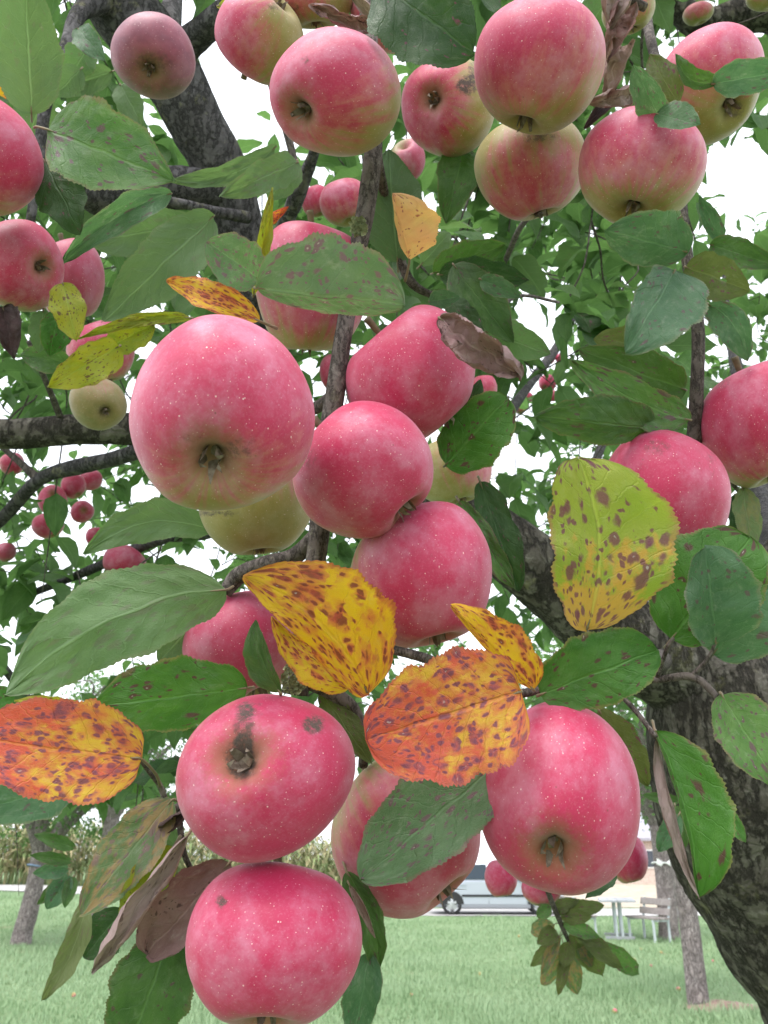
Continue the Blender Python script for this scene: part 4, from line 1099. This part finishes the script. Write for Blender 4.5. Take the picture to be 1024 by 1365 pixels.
# ------------------------------------------------------------------ other orchard trees
def far_tree(label, base, lean, th, r0, crown_c, crown_r, n, seed, mat=None, fork=None):
    rs = random.Random(seed)
    t = tag(empty('orchard_tree', base), label, 'tree', 'other trees on the lawn')
    top = Vector((lean[0], lean[1], th))
    v, f = [], []
    tube(spline([(Vector((0, 0, -.15)), r0 * 1.45), (Vector((0, 0, .12)), r0 * 1.12), (top * .5 + Vector((.03, 0, 0)), r0), (top, r0 * .92)], 10), 24, v, f, .07, 14)
    cc = Vector(crown_c)
    for k in range(7):
        a = 6.283 * k / 7 + rs.random()
        e = cc + Vector((math.cos(a) * crown_r[0] * .75, math.sin(a) * crown_r[1] * .75, rs.uniform(-.2, .55) * crown_r[2]))
        m = top.lerp(e, .45) + Vector((0, 0, .18))
        tube(spline([(top - Vector((0, 0, .1)), r0 * .62), (m, r0 * .38), (e, r0 * .10)], 6), 9, v, f, .1, 10)
        for _ in range(4):
            w = m.lerp(e, rs.uniform(.1, .9))
            tube(spline([(w, r0 * .2), (w + Vector((rs.gauss(0, .35), rs.gauss(0, .35), rs.gauss(.2, .3))), r0 * .1), (w + Vector((rs.gauss(0, .7), rs.gauss(0, .7), rs.gauss(.25, .4))), r0 * .04)], 4), 6, v, f)
    mesh_obj('trunk', v, f, mat or M['farbark'], t)
    V, F, U = [], [], []
    o2 = 0
    clumps = []
    for _ in range(n // 28):
        while True:
            q = Vector((rs.uniform(-1, 1), rs.uniform(-1, 1), rs.uniform(-1, 1)))
            if .25 < q.length < 1: break
        clumps.append(cc + Vector((q.x * crown_r[0], q.y * crown_r[1], q.z * crown_r[2])))
    for c in clumps:
        for _ in range(28):
            b = c + Vector((rs.gauss(0, .15), rs.gauss(0, .15), rs.gauss(0, .12)))
            a = Vector((rs.gauss(0, 1), rs.gauss(0, 1), rs.gauss(-.3, .6))).normalized()
            up = Vector((rs.gauss(0, .5), rs.gauss(0, .5), 1))
            nn = (up - a * up.dot(a)).normalized()
            s = a.cross(nn)
            L = rs.uniform(.06, .10)
            vv, ff, uv = LOW[rs.randrange(len(LOW))]
            V.append((vv[:, :1] * np.array(s) + vv[:, 1:2] * np.array(a) + vv[:, 2:3] * np.array(nn)) * L + np.array(b))
            u2 = uv.copy(); u2[:, 2] = rs.random() * 7
            U.append(u2); F.append(ff + o2); o2 += len(vv)
    V, F, U = np.vstack(V), np.vstack(F), np.vstack(U)
    o = mesh_obj('crown', V, [tuple(int(i) for i in q) for q in F], M['fill'], t, attrs={'leaf_uv': ('FLOAT_VECTOR', U)})
    o['kind'] = 'stuff'
    return t


b1, b2, b3 = G(28, 1258), G(932, 1342), G(893, 1252)
far_tree('grey orchard tree with forked trunk in front of the maize', b1, (.1, 0), 1.55, .16, (.2, .2, 3.0), (2.1, 2.0, 1.3), 9000, 31)
far_tree('orchard tree with slim mottled trunk rising from bare brown soil', b2, (-.03, .05), 2.1, .115, (-.1, .3, 3.6), (1.8, 1.8, 1.4), 7000, 32)
far_tree('orchard tree with a white tag on its trunk behind the garden bench', b3, (.05, .05), 2.3, .20, (.1, .3, 3.9), (2.3, 2.2, 1.5), 8000, 33)
far_tree('orchard tree beyond the horizontal limb, hardly more than its crown visible', Vector((-5.2, 16.5, gz(-5.2, 16.5))), (.1, 0), 2.2, .15, (0, .2, 3.7), (2.0, 2.0, 1.3), 7000, 34)

# bare soil round the slim trunk
v, f = [], []
so = random.Random(2)
ctr = b2 + Vector((.20, -.03, 0))
nr = 26
for j in range(7):
    for k in range(nr):
        a = 6.283 * k / nr
        rr = (.36 + .22 * noise.noise(Vector((math.cos(a) * 1.3, math.sin(a) * 1.3, 4)))) * j / 6
        x, y = ctr.x + math.cos(a) * rr * 1.2, ctr.y + math.sin(a) * rr
        v.append(Vector((x, y, gz(x, y) + .055 * (1 - (j / 6) ** 2) + .012 * so.random() * (j < 6) - .01 * (j == 6))))
for j in range(6):
    for k in range(nr):
        f.append((j * nr + k, j * nr + (k + 1) % nr, (j + 1) * nr + (k + 1) % nr, (j + 1) * nr + k))
M['soil'] = simple('soil', (0.20, 0.135, 0.105), 0.95, (0.27, 0.19, 0.15), 25, bump=.6)
tag(mesh_obj('soil_patch', v, f, M['soil']), 'bare brown soil round the slim trunk', kind='structure')

# white tag and blue tie on trunks
M['white'] = simple('white_paint', (0.80, 0.80, 0.78), 0.5, (0.72, 0.72, 0.70), 6)
M['frame'] = simple('pale_metal', (0.50, 0.54, 0.57), 0.5, (0.44, 0.48, 0.5), 6)
M['bluetie'] = simple('blue_cord', (0.20, 0.28, 0.42), 0.7)
def tie(base, z, r, mat, name, label, bow=False):
    v, f = [], []
    sam = []
    for k in range(25):
        a = 6.283 * k / 24
        sam.append((Vector((math.cos(a) * r, math.sin(a) * r, z + .012 * math.sin(a * 2))), .018))
    tube(sam, 6, v, f, cap=False)
    if bow:
        for s in (-1, 1):
            b = len(v)
            v += [Vector((.02 * s, -r - .01, z)), Vector((.17 * s, -r - .05, z + .10)), Vector((.19 * s, -r - .03, z - .03)), Vector((.10 * s, -r - .07, z - .07)), Vector((.09 * s, -r - .10, z + .02))]
            f += [(b, b + 1, b + 4), (b + 1, b + 2, b + 4), (b + 2, b + 3, b + 4), (b + 3, b, b + 4)]
    return tag(mesh_obj(name, v, f, mat, None, base), label, 'tie')


tie(b3 + Vector((.03, .03, 0)), 1.52, .205, M['white'], 'plastic_tie', 'white plastic strip knotted round the trunk behind the garden bench', True)
tie(b1 + Vector((.07, 0, 0)), 1.30, .155, M['bluetie'], 'cord_tie', 'faint blue cord round the forked grey trunk')

# ------------------------------------------------------------------ silver car on the road
def build_car(loc, rz):
    car = tag(empty('parked_car', loc), 'silver hatchback car parked on the road beyond the lawn', 'car')
    car.rotation_euler = (0, 0, rz)
    k = NT('silver_paint')
    paint = k.done(k.bsdf(Base_Color=(.46, .49, .56), Metallic=.3, Roughness=.32, Coat_Weight=.6, Coat_Roughness=.08))
    glass = NT('car_glass'); glass = glass.done(glass.bsdf(Base_Color=(.02, .035, .05), Roughness=.1, Specular_IOR_Level=.4))
    black = simple('black_trim', (.02, .02, .022), .6)
    rim = simple('wheel_cover', (.55, .56, .58), .35, metallic=.6)
    red = simple('tail_lamp_red', (.35, .02, .02), .25)
    lamp = simple('headlamp_glass', (.6, .62, .65), .12)
    # stations along the car, rear (-x) to front (+x): x, half width, sill z, belt z, roof z, roof half width
    S = [(-2.02, .70, .42, .80, .82, .60), (-1.98, .80, .30, .92, .98, .64), (-1.86, .85, .24, .96, 1.22, .62), (-1.60, .86, .22, .98, 1.44, .60), (-1.15, .87, .20, .98, 1.52, .61), (-.5, .87, .20, .97, 1.55, .61),
         (.15, .87, .20, .95, 1.53, .61), (.62, .87, .20, .94, 1.42, .60), (1.05, .87, .20, .93, 1.12, .62), (1.28, .86, .22, .92, .96, .66), (1.62, .85, .24, .85, .87, .66), (1.92, .80, .28, .74, .77, .60), (2.10, .68, .36, .60, .63, .5)]
    v, f = [], []
    for (x, w, zs, zb, zr, wr) in S:
        sec = [(w * .80, zs - .04), (w * .97, zs), (w, zs + (zb - zs) * .35), (w * .985, zs + (zb - zs) * .75), (w * .95, zb), (wr + (w * .95 - wr) * .35, zb + (zr - zb) * .6), (wr, zr - .02 * (zr - zb > .2)), (wr * .55, zr + .015), (0, zr + .02)]
        row = [(x, y, z) for y, z in sec] + [(x, -y, z) for y, z in sec[-2::-1]]
        v += [Vector(q) for q in row]
    n = 17
    for i in range(len(S) - 1):
        for j in range(n - 1):
            f.append((i * n + j, (i + 1) * n + j, (i + 1) * n + j + 1, i * n + j + 1))
    f.append(tuple(range(n))); f.append(tuple((len(S) - 1) * n + j for j in range(n - 1, -1, -1)))
    body = mesh_obj('body', v, f, paint, car)
    def prism(name, pts, y0, y1, mat, parent=car):
        """outline in x, z extruded from y0 to y1"""
        a = [Vector((p[0], y0 if len(p) == 2 else y0 - p[2], p[1])) for p in pts]
        b = [Vector((p[0], y1 if len(p) == 2 else y1 - p[2], p[1])) for p in pts]
        m = len(pts)
        return mesh_obj(name, a + b, [tuple(range(m)), tuple(range(2 * m - 1, m - 1, -1))] + [(i, (i + 1) % m, m + (i + 1) % m, m + i) for i in range(m)], mat, parent, smooth=False)
    for s in (1, -1):
        # windows lean in with the cabin side
        def win(x0, x1, x2, x3, name='window'):
            zb, zt = 1.00, 1.42
            yb, yt = .852, .705
            q = [(x0, yb, zb), (x1, yb, zb), (x2, yt, zt), (x3, yt, zt)]
            vv = [Vector((x, s * (y + e), z)) for e in (-.03, .012) for x, y, z in q]
            return mesh_obj(name, vv, [(0, 1, 2, 3), (7, 6, 5, 4), (0, 4, 5, 1), (1, 5, 6, 2), (2, 6, 7, 3), (3, 7, 4, 0)], glass, car, smooth=False)
        win(-1.72, -1.18, -1.12, -1.42); win(-1.10, -.26, -.26, -1.04); win(-.18, .86, .50, -.18)
        for x0, x1 in ((-1.18, -.24), (-.20, .92)):
            d_ = prism('door', [(x0, .30), (x1, .30), (x1, .92), (x0, .92)], s * .872, s * .862, paint)
            prism('handle', [(x0 + .08, .83), (x0 + .27, .83), (x0 + .27, .865), (x0 + .08, .865)], s * .90, s * .87, paint, d_)
        prism('side_moulding', [(-1.05, .50), (.90, .50), (.90, .565), (-1.05, .565)], s * .888, s * .873, black)
        prism('wing_mirror', [(.72, .98), (.92, .98), (.90, 1.13), (.74, 1.13)], s * 1.03, s * .88, paint)
        prism('headlight', [(1.72, .62), (2.02, .60), (1.96, .72), (1.72, .78)], s * .83, s * .66, lamp)
        prism('tail_light', [(-1.99, .72), (-1.90, .70), (-1.86, 1.02), (-1.93, 1.02)], s * .84, s * .66, red)
        for wx in (-1.36, 1.33):
            w = empty('wheel', (wx, s * .80, .31)); w.parent = car
            vv, ff = [], []
            tube([(Vector((math.cos(6.283 * q / 32) * .245, 0, math.sin(6.283 * q / 32) * .245)), .075) for q in range(33)], 10, vv, ff, cap=False)
            mesh_obj('tyre', vv, ff, black, w)
            vv, ff = [Vector((0, s * .085, 0))], []
            for j in range(40):
                a = 6.283 * j / 40
                rr = .20
                vv += [Vector((math.cos(a) * .05, s * .085, math.sin(a) * .05)), Vector((math.cos(a) * rr, s * (.07 if j % 8 < 5 else .03), math.sin(a) * rr)), Vector((math.cos(a) * .225, s * .075, math.sin(a) * .225))]
            for j in range(40):
                a, b = 1 + j * 3, 1 + (j + 1) % 40 * 3
                ff += [(0, a, b), (a, a + 1, b + 1, b), (a + 1, a + 2, b + 2, b + 1)]
            mesh_obj('rim', vv, ff, rim, w, smooth=False)
            pts = [(wx + math.cos(3.1416 * q / 14) * .37, .29 + math.sin(3.1416 * q / 14) * .37) for q in range(15)]
            prism('wheel_arch', pts, s * .876, s * .60, black)
    # windscreens
    mesh_obj('windscreen', [Vector(q) for q in ((1.20, .62, 1.02), (1.20, -.62, 1.02), (.68, -.56, 1.43), (.68, .56, 1.43), (1.22, .62, 1.035), (1.22, -.62, 1.035), (.70, -.56, 1.445), (.70, .56, 1.445))],
             [(0, 1, 2, 3), (7, 6, 5, 4), (0, 4, 5, 1), (1, 5, 6, 2), (2, 6, 7, 3), (3, 7, 4, 0)], glass, car, smooth=False)
    mesh_obj('rear_window', [Vector(q) for q in ((-2.0, .56, 1.02), (-2.0, -.56, 1.02), (-1.70, -.52, 1.40), (-1.70, .52, 1.40), (-1.97, .56, 1.02), (-1.97, -.56, 1.02), (-1.67, -.52, 1.40), (-1.67, .52, 1.40))],
             [(3, 2, 1, 0), (4, 5, 6, 7), (0, 1, 5, 4), (1, 2, 6, 5), (2, 3, 7, 6), (3, 0, 4, 7)], glass, car, smooth=False)
    prism('bumper', [(1.9, .28), (2.14, .32), (2.16, .50), (2.05, .54), (1.9, .54)], .66, -.66, paint)
    prism('bumper', [(-1.9, .28), (-2.06, .32), (-2.08, .52), (-1.9, .56)], .74, -.74, paint)
    return car


g1 = G(660, 1222)
YC = 28.9
xc = g1.x * YC / g1.y
build_car(Vector((xc, YC, gz(xc, YC) + .02)), R_(-3))

# ------------------------------------------------------------------ garden table and benches
M['wood'] = simple('weathered_wood', (0.22, 0.19, 0.185), 0.85, (0.28, 0.25, 0.24), 12)
M['tabletop'] = simple('pale_board', (0.30, 0.31, 0.34), 0.6, (0.36, 0.37, 0.39), 5)
def part(name, boxes, mat, parent, smooth=False):
    v, f = [], []
    for b in boxes: box(v, f, *b)
    return mesh_obj(name, v, f, mat, parent, smooth=smooth)


def bench(loc, rz, label):
    t = tag(empty('garden_bench', loc), label, 'bench', 'benches at the garden table')
    t.rotation_euler = (0, 0, rz)
    t.scale = (.86, .86, .92)
    tilt = Matrix.Rotation(R_(-14), 3, 'X')
    for s in (-1, 1):
        part('leg', [(s * .52, -.20, .235, .045, .045, .47)], M['frame'], t)
        part('leg', [(s * .52, .22, .235, .045, .045, .47)], M['frame'], t)
        part('side_rail', [(s * .52, .01, .445, .043, .42, .04)], M['frame'], t)
        part('back_post', [(s * .52, .285, .68, .042, .04, .46, tilt)], M['frame'], t)
    for y in (-.16, 0.0, .16): part('seat_slat', [(0, y, .487, 1.25, .13, .035)], M['wood'], t)
    for z in (.62, .82): part('back_slat', [(0, .235 + (z - .62) * .25, z, 1.25, .03, .14, tilt)], M['wood'], t)
    return t


tb = G(826, 1250)
t = tag(empty('garden_table', tb), 'pale garden table on metal legs between the benches', 'table')
t.rotation_euler = (0, 0, R_(78))
for y in (-.29, -.097, .097, .29): part('plank', [(0, y, .755, 1.5, .185, .04)], M['tabletop'], t)
for s in (-1, 1):
    part('leg', [(s * .45, .06, .375, .05, .05, .72)], M['frame'], t)
    part('leg', [(s * .45, -.06, .375, .05, .05, .72)], M['frame'], t)
    part('foot', [(s * .45, 0, .03, .07, .62, .06)], M['tabletop'], t)
bench(G(868, 1256) + Vector((.05, .25, 0)), R_(-72), 'garden bench with white frame and wooden slats, in front of the tagged tree')
bench(G(782, 1250) + Vector((-.1, .1, 0)), R_(100), 'garden bench half hidden behind the drooping leafy shoot')

# ------------------------------------------------------------------ house far behind
hl = Vector((21.5, 66, gz(21.5, 66)))
hs = tag(empty('house', hl), 'pale house with grey roof behind the hedge', 'house')
M['render'] = simple('pale_render', (0.62, 0.50, 0.43), 0.9)
M['roof'] = simple('grey_roof', (0.36, 0.35, 0.40), 0.8)
M['pane'] = simple('window_pane', (0.06, 0.07, 0.09), 0.1)
v, f = [], []
hx, hy, he, hr = 5.0, 4.0, 3.0, 5.0
v = [Vector(q) for q in ((-hx, -hy, 0), (hx, -hy, 0), (hx, hy, 0), (-hx, hy, 0), (-hx, -hy, he), (hx, -hy, he), (hx, hy, he), (-hx, hy, he), (-hx, 0, hr), (hx, 0, hr))]
mesh_obj('wall', v, [(0, 1, 5, 4), (2, 3, 7, 6), (1, 2, 6, 9, 5), (3, 0, 4, 8, 7)], M['render'], hs, smooth=False)
for s in (-1, 1):
    q = [Vector((-hx - .4, s * (hy + .5), he - .25)), Vector((hx + .4, s * (hy + .5), he - .25)), Vector((hx + .4, 0, hr + .02)), Vector((-hx - .4, 0, hr + .02))]
    mesh_obj('roof', q + [p + Vector((0, 0, .18)) for p in q], [(0, 1, 2, 3), (4, 5, 6, 7), (0, 1, 5, 4), (1, 2, 6, 5), (2, 3, 7, 6), (3, 0, 4, 7)], M['roof'], hs, smooth=False)
for x in (-3.2, -.8, 1.8):
    w = part('window', [(x, -hy - .03, 1.6, 1.1, .08, 1.2)], M['white'], hs)
    part('pane', [(x, -hy - .08, 1.6, .92, .03, 1.02)], M['pane'], w)

# ------------------------------------------------------------------ windfalls on the lawn
wv = APS[0]
src = next(o for o in bpy.data.objects if o.get('label') == 'tiny olive apple far back in the crown')
wr = random.Random(77)
for px, py in ((692, 1250), (868, 1290), (882, 1272), (951, 1284), (855, 1268), (846, 1282), (986, 1292), (820, 1352), (640, 1302), (548, 1330), (905, 1322), (98, 1330)):
    o = bpy.data.objects.new('fallen_apple', src.data)
    p = G(px, py)
    s = wr.uniform(.024, .034) / max(1e-4, max(src.dimensions) / 2)
    o.scale = (s, s, s)
    o.rotation_euler = (wr.random() * 6, wr.random() * 6, wr.random() * 6)
    o.location = p + Vector((0, 0, .030))
    col.objects.link(o)
    tag(o, 'small fallen apple lying in the grass', 'apple', 'fallen apples in the grass')
